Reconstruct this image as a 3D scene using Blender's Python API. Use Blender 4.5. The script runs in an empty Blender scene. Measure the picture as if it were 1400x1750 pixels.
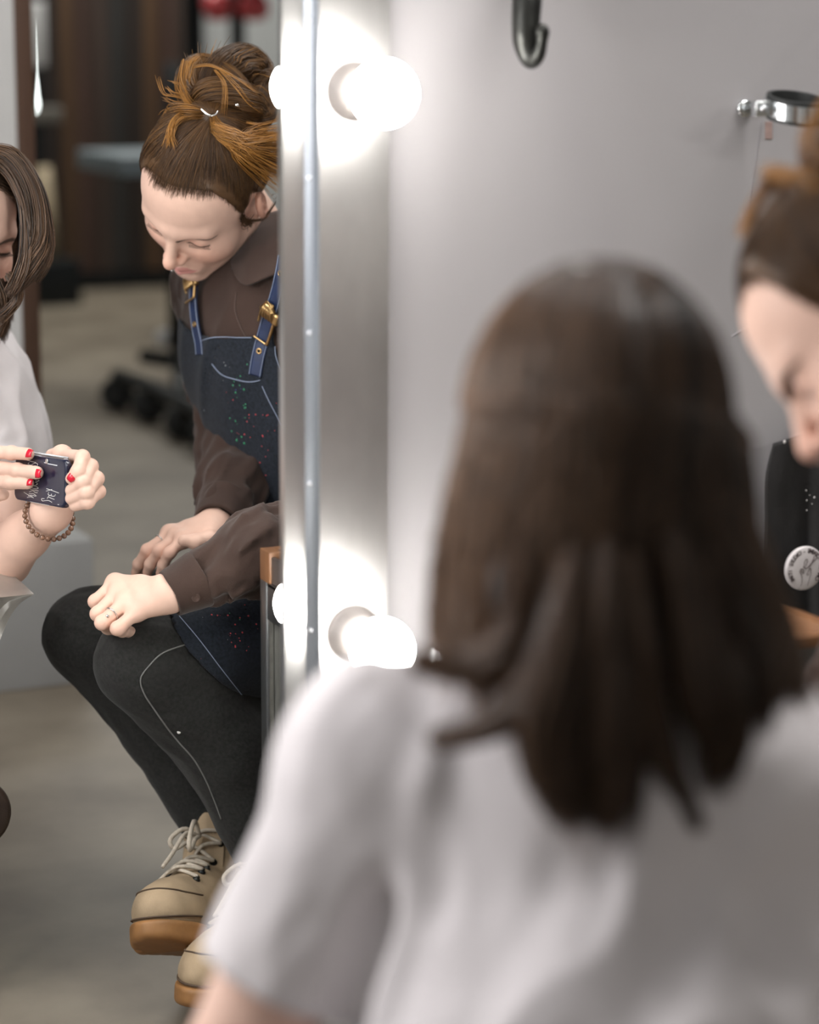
import bpy, bmesh, math, random
import numpy as np
from mathutils import Vector, Matrix

random.seed(7)
RNG = np.random.default_rng(11)
SC = bpy.context.scene
COL = SC.collection
A_ = lambda *v: np.array(v, float)

# ------------------------------------------------------------------ camera
# World: x runs along the mirror wall to the right, y into the wall (mirror face at y = 0,
# the room at y < 0), z up from the floor.
FPX = 4000.0
CAM_N = A_(-.42, .19, .89); CAM_N /= np.linalg.norm(CAM_N)
CAM_U = A_(.008, .978, -.21); CAM_U -= CAM_U.dot(CAM_N) * CAM_N; CAM_U /= np.linalg.norm(CAM_U)
CAM_T = np.cross(CAM_U, CAM_N)
if CAM_T[0] < 0: CAM_T = -CAM_T
CAM_M = np.array([CAM_T, CAM_N, CAM_U])
CAM_O = A_(0, -2.22, 1.25)
cam_data = bpy.data.cameras.new('camera'); cam = bpy.data.objects.new('camera', cam_data); COL.objects.link(cam)
cam_data.sensor_fit = 'HORIZONTAL'; cam_data.sensor_width = 24.0
cam_data.lens = FPX / 1400.0 * 24.0
cr, cu, cf = CAM_M[:, 0], CAM_M[:, 1], CAM_M[:, 2]
cam.matrix_world = Matrix(((cr[0], cu[0], -cf[0], CAM_O[0]), (cr[1], cu[1], -cf[1], CAM_O[1]),
                           (cr[2], cu[2], -cf[2], CAM_O[2]), (0, 0, 0, 1)))
cam_data.dof.use_dof = True
cam_data.dof.focus_distance = 2.93
cam_data.dof.aperture_fstop = 2.1
cam_data.clip_start = 0.05
SC.camera = cam

# ------------------------------------------------------------------ light and exposure
SC.view_settings.view_transform = 'Standard'
SC.view_settings.look = 'None'
SC.view_settings.exposure = 0.08
SC.view_settings.gamma = 1.0
SC.view_settings.use_curve_mapping = False
SC.cycles.use_denoising = True
SC.cycles.max_bounces = 6
SC.cycles.diffuse_bounces = 3
SC.cycles.use_adaptive_sampling = True
SC.cycles.adaptive_threshold = 0.05
SC.cycles.sample_clamp_indirect = 6.0
SC.cycles.caustics_refractive = False
BULB_POWER = 57.0
world = bpy.data.worlds.new('world'); SC.world = world; world.use_nodes = True
world.node_tree.nodes['Background'].inputs[0].default_value = (.80, .85, .95, 1)
world.node_tree.nodes['Background'].inputs[1].default_value = 0.22

def area(name, loc, target, sx, sy, power, color=(1, 1, 1)):
    l = bpy.data.lights.new(name, 'AREA'); l.shape = 'RECTANGLE'; l.size = sx; l.size_y = sy
    l.energy = power; l.color = color
    o = bpy.data.objects.new(name, l); COL.objects.link(o); o.location = loc
    o.rotation_euler = (Vector(target) - Vector(loc)).to_track_quat('-Z', 'Y').to_euler()
    return o
area('side_fill', (-.44, -.34, 1.5), (.62, -.80, .8), .54, 1.6, 24, (1.0, .97, .97))  # added side light, placed to brighten the t-shirt's left and spare its back
area('overhead_wall_fill', (2.15, -.62, 3.3), (2.1, -.4, 0), 1.6, .7, 60, (1.0, .97, .95))  # added overhead fill to lift the mirror wall; no fixture there
area('far_floor_fill', (3.2, -6.9, 3.3), (3.2, -6.9, 0), 2.4, 1.4, 125, (1.0, .97, .92))  # added fill for the far floor; the ceiling above is closed

# ------------------------------------------------------------------ positions
def Rl(px, py, z):
    """a point of the room seen at frame position px,py, z metres in front of the lens plane"""
    return CAM_O + CAM_M @ (z * A_((px - 700) / FPX, (875 - py) / FPX, 1))
def V(px, py, z):
    """the room point whose mirror image is seen at px,py (z = length of the folded path)"""
    p = Rl(px, py, z); p[1] = -p[1]; return p
def ray(px, py):
    return CAM_M @ A_((px - 700) / FPX, (875 - py) / FPX, 1)
def onY(px, py, y=0.0):
    d = ray(px, py); return CAM_O + (y - CAM_O[1]) / d[1] * d
def VY(px, py, y):
    p = onY(px, py, y); p[1] = -p[1]; return p

# ------------------------------------------------------------------ mesh helpers
def link(name, me, mat=None, parent=None, smooth=True):
    o = bpy.data.objects.new(name, me); COL.objects.link(o)
    if mat is not None:
        for m in (mat if isinstance(mat, (list, tuple)) else [mat]): me.materials.append(m)
    if parent is not None: o.parent = parent
    if smooth and len(me.polygons):
        me.polygons.foreach_set('use_smooth', np.ones(len(me.polygons), bool))
    return o
def tag(o, label=None, cat=None, group=None, kind=None):
    for k, v in (('label', label), ('category', cat), ('group', group), ('kind', kind)):
        if v: o[k] = v
    return o
def empty(name, label=None, cat=None, loc=(0, 0, 0), group=None, kind=None):
    # parts keep world coordinates, so the Empty stays at the origin of its parts' data
    o = bpy.data.objects.new(name, None); COL.objects.link(o); o.empty_display_size = .05
    return tag(o, label, cat, group, kind)
def np_mesh(name, V_, F_, mat_idx=None):
    V_ = np.asarray(V_, np.float32); F_ = np.asarray(F_, np.int32); k = F_.shape[1]
    me = bpy.data.meshes.new(name)
    me.vertices.add(len(V_)); me.vertices.foreach_set('co', V_.ravel())
    me.loops.add(F_.size); me.loops.foreach_set('vertex_index', F_.ravel())
    me.polygons.add(len(F_)); me.polygons.foreach_set('loop_start', np.arange(0, F_.size, k, dtype=np.int32))
    me.polygons.foreach_set('loop_total', np.full(len(F_), k, np.int32))
    if mat_idx is not None: me.polygons.foreach_set('material_index', np.asarray(mat_idx, np.int32))
    me.update(calc_edges=True); me.validate(); return me
def bm_obj(name, bm, mat, parent=None, smooth=False, bevel=0):
    if bevel:
        bmesh.ops.bevel(bm, geom=list(bm.edges), offset=bevel, segments=2, affect='EDGES', profile=.6)
    me = bpy.data.meshes.new(name); bmesh.ops.recalc_face_normals(bm, faces=bm.faces); bm.to_mesh(me); bm.free()
    return link(name, me, mat, parent, smooth)
def box(name, lo, hi, mat, parent=None, bevel=0):
    bm = bmesh.new(); bmesh.ops.create_cube(bm, size=1)
    lo, hi = A_(*lo), A_(*hi)
    for v in bm.verts: v.co = Vector((lo + hi) / 2 + np.array(v.co) * (hi - lo))
    return bm_obj(name, bm, mat, parent, bevel > 0, bevel)
def obox(name, c, ax, half, mat, parent=None, bevel=0):
    """box with its own axes: ax = three unit vectors, half = half sizes"""
    bm = bmesh.new(); bmesh.ops.create_cube(bm, size=2)
    for v in bm.verts: v.co = Vector(A_(*c) + sum(ax[i] * half[i] * v.co[i] for i in range(3)))
    return bm_obj(name, bm, mat, parent, bevel > 0, bevel)
def frames(P):
    """tangent frames along polylines P (n,k,3)"""
    T = np.gradient(P, axis=1); T /= np.linalg.norm(T, axis=2, keepdims=True) + 1e-12
    ref = np.zeros_like(T); ref[..., 2] = 1; bad = np.abs(T[..., 2]) > .9; ref[bad] = (1, 0, 0)
    m = np.abs(T[..., 2]).mean(1) > .75
    ref[...] = (0, 0, 1); ref[m] = (1, 0, 0)
    N = np.cross(T, ref); N /= np.linalg.norm(N, axis=2, keepdims=True) + 1e-12
    return T, N, np.cross(T, N)
def tubes(P, rad, sides=3, close=False):
    """P (n,k,3) polylines, rad (n,k) or scalar -> verts, quads"""
    P = np.asarray(P, float); n, k, _ = P.shape
    rad = np.broadcast_to(np.asarray(rad, float), (n, k)) if np.ndim(rad) != 1 else np.broadcast_to(np.asarray(rad)[None], (n, k))
    T, N, Bn = frames(P)
    a = np.arange(sides) * 2 * np.pi / sides
    ring = N[:, :, None] * np.cos(a)[None, None, :, None] + Bn[:, :, None] * np.sin(a)[None, None, :, None]
    Vv = (P[:, :, None] + ring * rad[:, :, None, None]).reshape(-1, 3)
    i = np.arange(n)[:, None, None] * k * sides; j = np.arange(k - 1)[None, :, None] * sides; s = np.arange(sides)[None, None]
    s2 = (s + 1) % sides
    F = np.stack([i + j + s, i + j + s2, i + j + sides + s2, i + j + sides + s], -1).reshape(-1, 4)
    if close:
        caps = []
        return Vv, F
    return Vv, F
def tube(name, pts, r, mat, parent=None, sides=8, closed=False, smoothing=1):
    """one solid tube through pts with end caps"""
    pts = np.asarray(pts, float)
    if smoothing: pts = spline(pts, len(pts) * 4 if smoothing == 1 else smoothing, closed)
    k = len(pts); r = np.interp(np.linspace(0, 1, k), np.linspace(0, 1, np.size(r)), np.atleast_1d(r))
    T = np.gradient(pts, axis=0)
    if closed: T = np.roll(pts, -1, 0) - np.roll(pts, 1, 0)
    T /= np.linalg.norm(T, axis=1, keepdims=True) + 1e-12
    N = np.zeros_like(T); n0 = np.cross(T[0], (0, 0, 1)) if abs(T[0][2]) < .9 else np.cross(T[0], (1, 0, 0))
    N[0] = n0 / np.linalg.norm(n0)
    for i in range(1, k):
        v = N[i - 1] - T[i] * N[i - 1].dot(T[i]); N[i] = v / (np.linalg.norm(v) + 1e-12)
    Bn = np.cross(T, N); bm = bmesh.new(); rings = []
    for i in range(k):
        rings.append([bm.verts.new(Vector(pts[i] + r[i] * (N[i] * math.cos(a) + Bn[i] * math.sin(a))))
                      for a in (2 * math.pi * s / sides for s in range(sides))])
    for i in range(k if closed else k - 1):
        a, b = rings[i], rings[(i + 1) % k]
        for s in range(sides): bm.faces.new((a[s], a[(s + 1) % sides], b[(s + 1) % sides], b[s]))
    if not closed:
        bm.faces.new(rings[0][::-1]); bm.faces.new(rings[-1])
    return bm_obj(name, bm, mat, parent, True)
def spline(pts, m, closed=False):
    """Catmull-Rom through pts, m samples"""
    pts = np.asarray(pts, float); n = len(pts)
    if n < 3 and not closed: return pts[0] + (pts[-1] - pts[0]) * np.linspace(0, 1, m)[:, None]
    if closed: u = np.linspace(0, n, m, endpoint=False)
    else: u = np.linspace(0, n - 1, m)
    i = np.floor(u).astype(int)
    if not closed: i = np.minimum(i, n - 2)
    f = (u - i)[:, None]
    g = (lambda q: pts[q % n]) if closed else (lambda q: pts[np.clip(q, 0, n - 1)])
    a, b, c, d = g(i - 1), g(i), g(i + 1), g(i + 2)
    return .5 * (2 * b + (c - a) * f + (2 * a - 5 * b + 4 * c - d) * f ** 2 + (3 * b - a - 3 * c + d) * f ** 3)
def lathe(name, prof, c, axis, mat, parent=None, n=24, smooth=True):
    """profile [(radius, height along axis)] turned about axis at c"""
    axis = A_(*axis); axis /= np.linalg.norm(axis)
    x = np.cross(axis, (0, 0, 1)) if abs(axis[2]) < .9 else np.cross(axis, (1, 0, 0)); x /= np.linalg.norm(x); y = np.cross(axis, x)
    bm = bmesh.new(); rings = []
    for r, h in prof:
        rings.append([bm.verts.new(Vector(A_(*c) + axis * h + max(r, 1e-5) * (x * math.cos(2 * math.pi * s / n) + y * math.sin(2 * math.pi * s / n)))) for s in range(n)])
    for a, b in zip(rings, rings[1:]):
        for s in range(n): bm.faces.new((a[s], a[(s + 1) % n], b[(s + 1) % n], b[s]))
    bm.faces.new(rings[0][::-1]); bm.faces.new(rings[-1])
    bmesh.ops.remove_doubles(bm, verts=bm.verts, dist=2e-5)
    return bm_obj(name, bm, mat, parent, smooth)
def sheet(name, grid, thick, mat, parent=None, sub=1):
    """curved sheet from a grid (r,c,3) of points, given real thickness"""
    g = np.asarray(grid, float)
    if sub:
        g = np.stack([spline(r, len(r) * 5) for r in g]); g = np.stack([spline(g[:, j], g.shape[0] * 5) for j in range(g.shape[1])], 1)
    r, c, _ = g.shape
    idx = np.arange(r * c).reshape(r, c)
    F = np.stack([idx[:-1, :-1], idx[:-1, 1:], idx[1:, 1:], idx[1:, :-1]], -1).reshape(-1, 4)
    gu = np.gradient(g, axis=0); gv = np.gradient(g, axis=1); N = np.cross(gu, gv); N /= np.linalg.norm(N, axis=2, keepdims=True) + 1e-12
    top = (g + N * thick / 2).reshape(-1, 3); bot = (g - N * thick / 2).reshape(-1, 3); m = r * c
    border = list(idx[0, :-1]) + list(idx[:-1, -1]) + list(idx[-1, :0:-1]) + list(idx[:0:-1, 0])
    side = [[a, b, b + m, a + m] for a, b in zip(border, border[1:] + border[:1])]
    Fa = np.concatenate([F[:, ::-1], F + m, np.array(side)])
    return link(name, np_mesh(name, np.concatenate([top, bot]), Fa), mat, parent)

# ------------------------------------------------------------------ solid modelling with distance fields
def nrm(v): v = np.asarray(v, float); return v / np.linalg.norm(v)
def dcone(P, a, b, r1, r2):
    a = np.asarray(a, P.dtype); ab = np.asarray(b, P.dtype) - a
    q = P - a; t = q @ (ab / (ab @ ab + P.dtype.type(1e-12))); np.clip(t, 0, 1, out=t)
    q -= t[:, None] * ab
    return np.sqrt(np.einsum('ij,ij->i', q, q)) - (r1 + (r2 - r1) * t)
def dball(P, c, r):
    q = P - np.asarray(c, P.dtype); return np.sqrt(np.einsum('ij,ij->i', q, q)) - r
def dell(P, c, r, M=None):
    q = P - np.asarray(c, P.dtype)
    if M is not None: q = q @ np.asarray(M, P.dtype)
    r = np.asarray(r, P.dtype); q = q / r; k0 = np.sqrt(np.einsum('ij,ij->i', q, q)); q /= r; k1 = np.sqrt(np.einsum('ij,ij->i', q, q))
    return k0 * (k0 - 1) / (k1 + 1e-9)
def dbox(P, c, h, M=None, rd=0.0):
    q = P - np.asarray(c, float)
    if M is not None: q = q @ M
    q = np.abs(q) - (np.asarray(h, float) - rd)
    return np.linalg.norm(np.maximum(q, 0), axis=1) + np.minimum(q.max(1), 0) - rd
def dtorus(P, c, ax, R, r):
    q = P - np.asarray(c, float); h = q @ nrm(ax); rr = np.linalg.norm(q - h[:, None] * nrm(ax), axis=1)
    return np.hypot(rr - R, h) - r
def smin(a, b, k):
    h = np.clip(.5 + (.5 / k) * (b - a), 0, 1); return b + (a - b - k + k * h) * h
def smax(a, b, k): return -smin(-a, -b, k)
def chain(P, pts, rads, k=.01):
    d = None
    for i in range(len(pts) - 1):
        e = dcone(P, pts[i], pts[i + 1], rads[i], rads[i + 1])
        d = e if d is None else (smin(d, e, k) if k else np.minimum(d, e))
    return d
def vnoise(P):
    i = np.floor(P); f = (P - i).astype(np.float32); i = i.astype(np.int32); f = f * f * (3 - 2 * f)
    def h(dx, dy, dz):
        q = (i[:, 0] + dx) * np.int32(374761393) + (i[:, 1] + dy) * np.int32(668265263) + (i[:, 2] + dz) * np.int32(1440662683)
        q = (q ^ (q >> 13)) * np.int32(1274126177); q = q ^ (q >> 16)
        return (q & 0xffff).astype(np.float32) / np.float32(32767.5) - np.float32(1)
    x0 = h(0, 0, 0) * (1 - f[:, 0]) + h(1, 0, 0) * f[:, 0]; x1 = h(0, 1, 0) * (1 - f[:, 0]) + h(1, 1, 0) * f[:, 0]
    x2 = h(0, 0, 1) * (1 - f[:, 0]) + h(1, 0, 1) * f[:, 0]; x3 = h(0, 1, 1) * (1 - f[:, 0]) + h(1, 1, 1) * f[:, 0]
    y0 = x0 * (1 - f[:, 1]) + x1 * f[:, 1]; y1 = x2 * (1 - f[:, 1]) + x3 * f[:, 1]
    return y0 * (1 - f[:, 2]) + y1 * f[:, 2]
def folds(P, axis, along=.25, across=.035, seed=0.0):
    """cloth folds: noise drawn out along axis"""
    ax = nrm(axis).astype(P.dtype); s = P @ ax; Q = (P - s[:, None] * ax) / across + ax * (s / along)[:, None] + seed
    a = vnoise(Q); return (1 - np.abs(a)) * 1.0 - .6 + .35 * vnoise(Q * 2.1 + 9)
def sdf_mesh(fn, lo, hi, h, B=8):
    lo = np.asarray(lo, float); hi = np.asarray(hi, float)
    n = np.maximum(1, np.ceil((hi - lo) / (h * B)).astype(int)); N = n * B + 1
    bi = np.stack(np.meshgrid(*[np.arange(m) for m in n], indexing='ij'), -1).reshape(-1, 3)
    d = fn((lo + (bi + .5) * B * h).astype(np.float32))
    D = np.ones(N, np.float32)
    Dc = np.where(d < 0, -1.0, 1.0).reshape(n).repeat(B, 0).repeat(B, 1).repeat(B, 2)
    D[:-1, :-1, :-1] = Dc; del Dc
    keep = bi[np.abs(d) < B * h * 1.0]
    g = np.stack(np.meshgrid(*[np.arange(B + 1)] * 3, indexing='ij'), -1).reshape(-1, 3)
    for s in range(0, len(keep), 500):
        ii = (keep[s:s + 500, None] * B + g[None]).reshape(-1, 3)
        D[ii[:, 0], ii[:, 1], ii[:, 2]] = fn((lo + ii * h).astype(np.float32))
    S = D < 0
    c = np.zeros(N - 1, np.int8)
    off = [(x, y, z) for x in (0, 1) for y in (0, 1) for z in (0, 1)]
    for x, y, z in off: c += S[x:N[0] - 1 + x, y:N[1] - 1 + y, z:N[2] - 1 + z]
    ci = np.argwhere((c > 0) & (c < 8)); del c
    val = np.stack([D[ci[:, 0] + x, ci[:, 1] + y, ci[:, 2] + z] for x, y, z in off], 1)
    acc = np.zeros((len(ci), 3)); cnt = np.zeros(len(ci))
    for a in range(8):
        for b in range(a + 1, 8):
            oa, ob = np.array(off[a]), np.array(off[b])
            if np.abs(oa - ob).sum() != 1: continue
            va, vb = val[:, a], val[:, b]; m = (va < 0) != (vb < 0)
            t = va[m] / (va[m] - vb[m]); acc[m] += oa + t[:, None] * (ob - oa); cnt[m] += 1
    verts = lo + (ci + acc / cnt[:, None]) * h
    idx = np.full(N - 1, -1, np.int32); idx[ci[:, 0], ci[:, 1], ci[:, 2]] = np.arange(len(ci))
    quads = []
    for ax in range(3):
        o1, o2 = [(1, 2), (2, 0), (0, 1)][ax]
        sl = [slice(1, N[q] - 1) for q in range(3)]; sl[ax] = slice(0, N[ax] - 1)
        s0 = S[tuple(sl)]; sl2 = list(sl); sl2[ax] = slice(1, N[ax]); s1 = S[tuple(sl2)]
        e = np.argwhere(s0 != s1)
        if not len(e): continue
        inside = s0[e[:, 0], e[:, 1], e[:, 2]]
        e = e + np.array([1 if q != ax else 0 for q in range(3)])
        u = np.zeros(3, int); u[o1] = 1; w = np.zeros(3, int); w[o2] = 1
        q = np.stack([idx[tuple((e - u - w).T)], idx[tuple((e - w).T)], idx[tuple(e.T)], idx[tuple((e - u).T)]], 1)
        q[~inside] = q[~inside][:, ::-1]; quads.append(q)
    Q = np.concatenate(quads); Q = Q[(Q >= 0).all(1)]
    return verts, Q
def join_np(parts):
    vs, fs, o = [], [], 0
    for v, f in parts: vs.append(v); fs.append(f + o); o += len(v)
    return np.concatenate(vs), np.concatenate(fs)
def solid(name, fn, lo, hi, h, mat, parent=None):
    v, f = sdf_mesh(fn, lo, hi, h); return link(name, np_mesh(name, v, f), mat, parent)
def bounds(pts, pad):
    p = np.asarray(pts, float); return p.min(0) - pad, p.max(0) + pad

# ------------------------------------------------------------------ materials
def mat(name, col, rough=.6, metal=0.0, var=0.0, vscale=8.0, bump=0.0, bscale=60.0, spec=.5, sss=0.0, coat=0.0, stretch=None, col2=None, sheen=0.0):
    m = bpy.data.materials.new(name); m.use_nodes = True; nt = m.node_tree; b = nt.nodes['Principled BSDF']
    b.inputs['Base Color'].default_value = (*col, 1); b.inputs['Roughness'].default_value = rough
    b.inputs['Metallic'].default_value = metal; b.inputs['Specular IOR Level'].default_value = spec
    if coat: b.inputs['Coat Weight'].default_value = coat
    if sheen: b.inputs['Sheen Weight'].default_value = sheen; b.inputs['Sheen Roughness'].default_value = .5
    if sss:
        b.inputs['Subsurface Weight'].default_value = sss; b.inputs['Subsurface Radius'].default_value = (1, .35, .2)
        b.inputs['Subsurface Scale'].default_value = .006
    def coords():
        tc = nt.nodes.new('ShaderNodeTexCoord')
        if stretch is None: return tc.outputs['Object']
        mp = nt.nodes.new('ShaderNodeMapping'); mp.inputs['Scale'].default_value = stretch
        nt.links.new(tc.outputs['Object'], mp.inputs['Vector']); return mp.outputs['Vector']
    if var or col2 is not None:
        n = nt.nodes.new('ShaderNodeTexNoise'); n.inputs['Scale'].default_value = vscale; n.inputs['Detail'].default_value = 6
        nt.links.new(coords(), n.inputs['Vector'])
        r = nt.nodes.new('ShaderNodeValToRGB'); r.color_ramp.elements[0].position = .3; r.color_ramp.elements[1].position = .7
        c = np.array(col); lo, hi = c * (1 - var), np.minimum(c * (1 + var), 1)
        if col2 is not None: lo, hi = c, np.array(col2)
        r.color_ramp.elements[0].color = (*lo, 1); r.color_ramp.elements[1].color = (*hi, 1)
        nt.links.new(n.outputs['Fac'], r.inputs['Fac']); nt.links.new(r.outputs['Color'], b.inputs['Base Color'])
    if bump:
        n = nt.nodes.new('ShaderNodeTexNoise'); n.inputs['Scale'].default_value = bscale; n.inputs['Detail'].default_value = 4
        nt.links.new(coords(), n.inputs['Vector'])
        bp = nt.nodes.new('ShaderNodeBump'); bp.inputs['Strength'].default_value = bump; bp.inputs['Distance'].default_value = .002
        nt.links.new(n.outputs['Fac'], bp.inputs['Height']); nt.links.new(bp.outputs['Normal'], b.inputs['Normal'])
    return m
def emit(name, col, strength):
    m = bpy.data.materials.new(name); m.use_nodes = True; nt = m.node_tree
    nt.nodes.remove(nt.nodes['Principled BSDF']); e = nt.nodes.new('ShaderNodeEmission')
    e.inputs[0].default_value = (*col, 1); e.inputs[1].default_value = strength
    nt.links.new(e.outputs[0], nt.nodes['Material Output'].inputs[0]); return m
def add_mix(m, attr, chan, col):
    """mix a second colour into a material where the mesh attribute says the thing has it"""
    nt = m.node_tree; b = nt.nodes['Principled BSDF']; a = nt.nodes.new('ShaderNodeAttribute'); a.attribute_name = attr
    s = nt.nodes.new('ShaderNodeSeparateColor'); nt.links.new(a.outputs['Color'], s.inputs[0])
    mx = nt.nodes.new('ShaderNodeMix'); mx.data_type = 'RGBA'
    nt.links.new(s.outputs[chan], mx.inputs['Factor'])
    inp = b.inputs['Base Color']
    if inp.is_linked: nt.links.new(inp.links[0].from_socket, mx.inputs[6])
    else: mx.inputs[6].default_value = inp.default_value
    mx.inputs[7].default_value = (*col, 1); nt.links.new(mx.outputs[2], inp)
def set_attr(me, name, arr):
    a = me.attributes.new(name, 'FLOAT_COLOR', 'POINT')
    c = np.ones((len(me.vertices), 4), np.float32); c[:, :arr.shape[1]] = arr; a.data.foreach_set('color', c.ravel())
def hair_mat(name, dark, light, rough=.42):
    """strand colour runs dark -> light by the strand's own value in the attribute 'tone'"""
    m = mat(name, dark, rough, spec=.45); nt = m.node_tree; b = nt.nodes['Principled BSDF']
    a = nt.nodes.new('ShaderNodeAttribute'); a.attribute_name = 'tone'
    s = nt.nodes.new('ShaderNodeSeparateColor'); nt.links.new(a.outputs['Color'], s.inputs[0])
    r = nt.nodes.new('ShaderNodeMix'); r.data_type = 'RGBA'; r.inputs[6].default_value = (*dark, 1); r.inputs[7].default_value = (*light, 1)
    nt.links.new(s.outputs[0], r.inputs['Factor']); nt.links.new(r.outputs[2], b.inputs['Base Color'])
    return m
def strands(name, P, rad, m, parent, tone):
    """P (n,k,3); tone (n,k)"""
    n, k, _ = P.shape
    taper = np.interp(np.linspace(0, 1, k), [0, .16, .75, 1], [.3, 1, .9, .3])
    v, f = tubes(P, np.broadcast_to(taper * rad, (n, k)), 3)
    me = np_mesh(name, v, f); set_attr(me, 'tone', np.repeat(np.clip(tone, 0, 1).reshape(-1), 3)[:, None])
    return link(name, me, m, parent)
# ------------------------------------------------------------------ the room
M_wall = mat('painted_wall', (.445, .43, .44), .62, var=.02, vscale=3, bump=.12, bscale=90)
M_wall2 = mat('grey_plaster', (.40, .41, .41), .8, var=.05, vscale=2)
M_ceil = mat('ceiling_paint', (.55, .55, .55), .9, var=.03)
M_floor = mat('concrete', (.118, .094, .068), .5, var=.0, vscale=3.5, bump=.3, bscale=14, col2=(.25, .215, .165))
M_board = mat('grey_board', (.52, .515, .505), .7, var=.04)
M_brown = mat('brown_wood_trim', (.065, .032, .018), .5, var=.4, vscale=20, stretch=(1, 1, .1))
M_plank = mat('dark_plank', (.020, .013, .009), .55, vscale=30, stretch=(1, 1, .06), col2=(.052, .028, .017))
M_black = mat('black_metal', (.012, .014, .015), .45, metal=.6, var=.2)
M_rubber = mat('black_rubber', (.014, .016, .016), .6, var=.2)
M_red = mat('red_enamel', (.55, .06, .07), .35, var=.1, coat=.3)
M_bluegrey = mat('blue_grey_laminate', (.19, .235, .26), .5, var=.08)
M_beige = mat('pale_wood', (.36, .29, .19), .6, var=.2, vscale=15)
M_white = mat('white_plastic', (.6, .6, .6), .5, var=.03)

RX0, RX1, RY0, RZ1 = -.50, 6.2, -8.6, 3.4
fl = box('floor', (RX0, RY0, -.1), (RX1, .03, 0), M_floor); tag(fl, 'worn grey-brown concrete studio floor', None, kind='structure')
box('wall_front', (RX0, .03, 0), (RX1, .15, RZ1), M_wall)['kind'] = 'structure'
box('wall_back', (RX0, RY0 - .12, 0), (RX1, RY0, RZ1), M_wall2)['kind'] = 'structure'
box('wall_right', (RX1, RY0, 0), (RX1 + .12, .03, RZ1), M_wall2)['kind'] = 'structure'
box('ceiling', (RX0, RY0, RZ1), (RX1, .03, RZ1 + .1), M_ceil)['kind'] = 'structure'
# left wall stands around a tall window, added unseen to suit the side fill
wl = box('wall_left', (RX0 - .12, RY0, 0), (RX0, -.85, RZ1), M_wall2); wl['kind'] = 'structure'
box('wall_segment', (RX0 - .12, -.05, 0), (RX0, .03, RZ1), M_wall2, wl)
box('wall_segment', (RX0 - .12, -.85, 0), (RX0, -.05, .7), M_wall2, wl)
box('wall_segment', (RX0 - .12, -.85, 2.4), (RX0, -.05, RZ1), M_wall2, wl)
M_glz = mat('added_window_glass', (.8, .85, .9), .05, var=.02)
w1 = box('added_window_1', (RX0 - .10, -.85, .7), (RX0 - .06, -.05, .74), M_white); w1['kind'] = 'structure'
for lo_, hi_ in (((-.85, 2.36), (-.05, 2.4)), ((-.85, .74), (-.81, 2.36)), ((-.09, .74), (-.05, 2.36)), ((-.47, .74), (-.43, 2.36))):
    box('added_window_frame', (RX0 - .10, lo_[0], lo_[1]), (RX0 - .06, hi_[0], hi_[1]), M_white, w1)
# thin cracks and a chip in the wall paint
M_crack = mat('paint_crack', (.34, .325, .345), .8, var=.1)
wc = bpy.data.objects['wall_front']
def wall_line(name, px, r, m):
    P = [onY(x, y, .0299) for x, y in px]
    return tube(name, P, r, m, wc, 5)
wall_line('hairline_crack', [(1301, 208), (1292, 275), (1284, 330), (1279, 380), (1275, 440), (1270, 480), (1279, 515), (1281, 555)], .0005, M_crack)
M_scr = mat('paint_ridge', (.50, .48, .50), .6, var=.03)
wall_line('scratch', [(1250, 575), (1275, 560), (1302, 549)], .0006, M_scr)
wall_line('paint_chip', [(1267, 364), (1266, 370), (1268, 375)], .0010, M_scr)
M_rust = mat('rust_stain', (.46, .33, .30), .8, var=.2, vscale=60)
sheet('rust_streak', [[onY(x, y, .0297) for x in (1308, 1314, 1320)] for y in (208, 222, 238)], .0004, M_rust, wc)

# ------------------------------------------------------------------ the lit mirror
M_mirror = mat('silvered_glass', (.93, .945, .94), .0, metal=1.0)
M_steel = mat('brushed_steel', (.70, .69, .68), .40, metal=1.0, var=.25, vscale=7, bump=.35, bscale=9, stretch=(1, 1, .5))
M_steel2 = mat('polished_channel', (.56, .60, .66), .22, metal=1.0, var=.15, vscale=9, bump=.05, bscale=10, stretch=(1, 1, .2))
M_lip = mat('brushed_lip', (.70, .70, .69), .33, metal=1.0, var=.12, vscale=7, stretch=(1, 1, .3))
M_ring = mat('socket_ceramic', (.20, .18, .17), .5, var=.05)
M_screw = mat('screw_head', (.75, .77, .8), .25, metal=1.0, var=.05)
M_bulb = emit('lit_frosted_glass', (1.0, .965, .92), BULB_POWER)
ZB, ZT = .02, 2.02
x0 = onY(485, 600, -.006)[0]; x1 = onY(522, 600, -.010)[0]; x2 = onY(546, 600, -.030)[0]; x3 = onY(664, 600, -.030)[0]
XL = .24
mir = empty('vanity_mirror', 'tall wall mirror with brushed steel frame and round lit bulbs', 'mirror')
gl = box('mirror_glass', (XL, .0, ZB), (x0 + .004, .004, ZT), M_mirror, mir); gl['label'] = 'silvered mirror glass reflecting the studio'
def prism(name, prof, z0, z1, m, parent):
    bm = bmesh.new(); a = [bm.verts.new((x, y, z0)) for x, y in prof]; b = [bm.verts.new((x, y, z1)) for x, y in prof]
    for i in range(len(prof)):
        j = (i + 1) % len(prof); bm.faces.new((a[i], a[j], b[j], b[i]))
    bm.faces.new(a[::-1]); bm.faces.new(b); return bm_obj(name, bm, m, parent)
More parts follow.
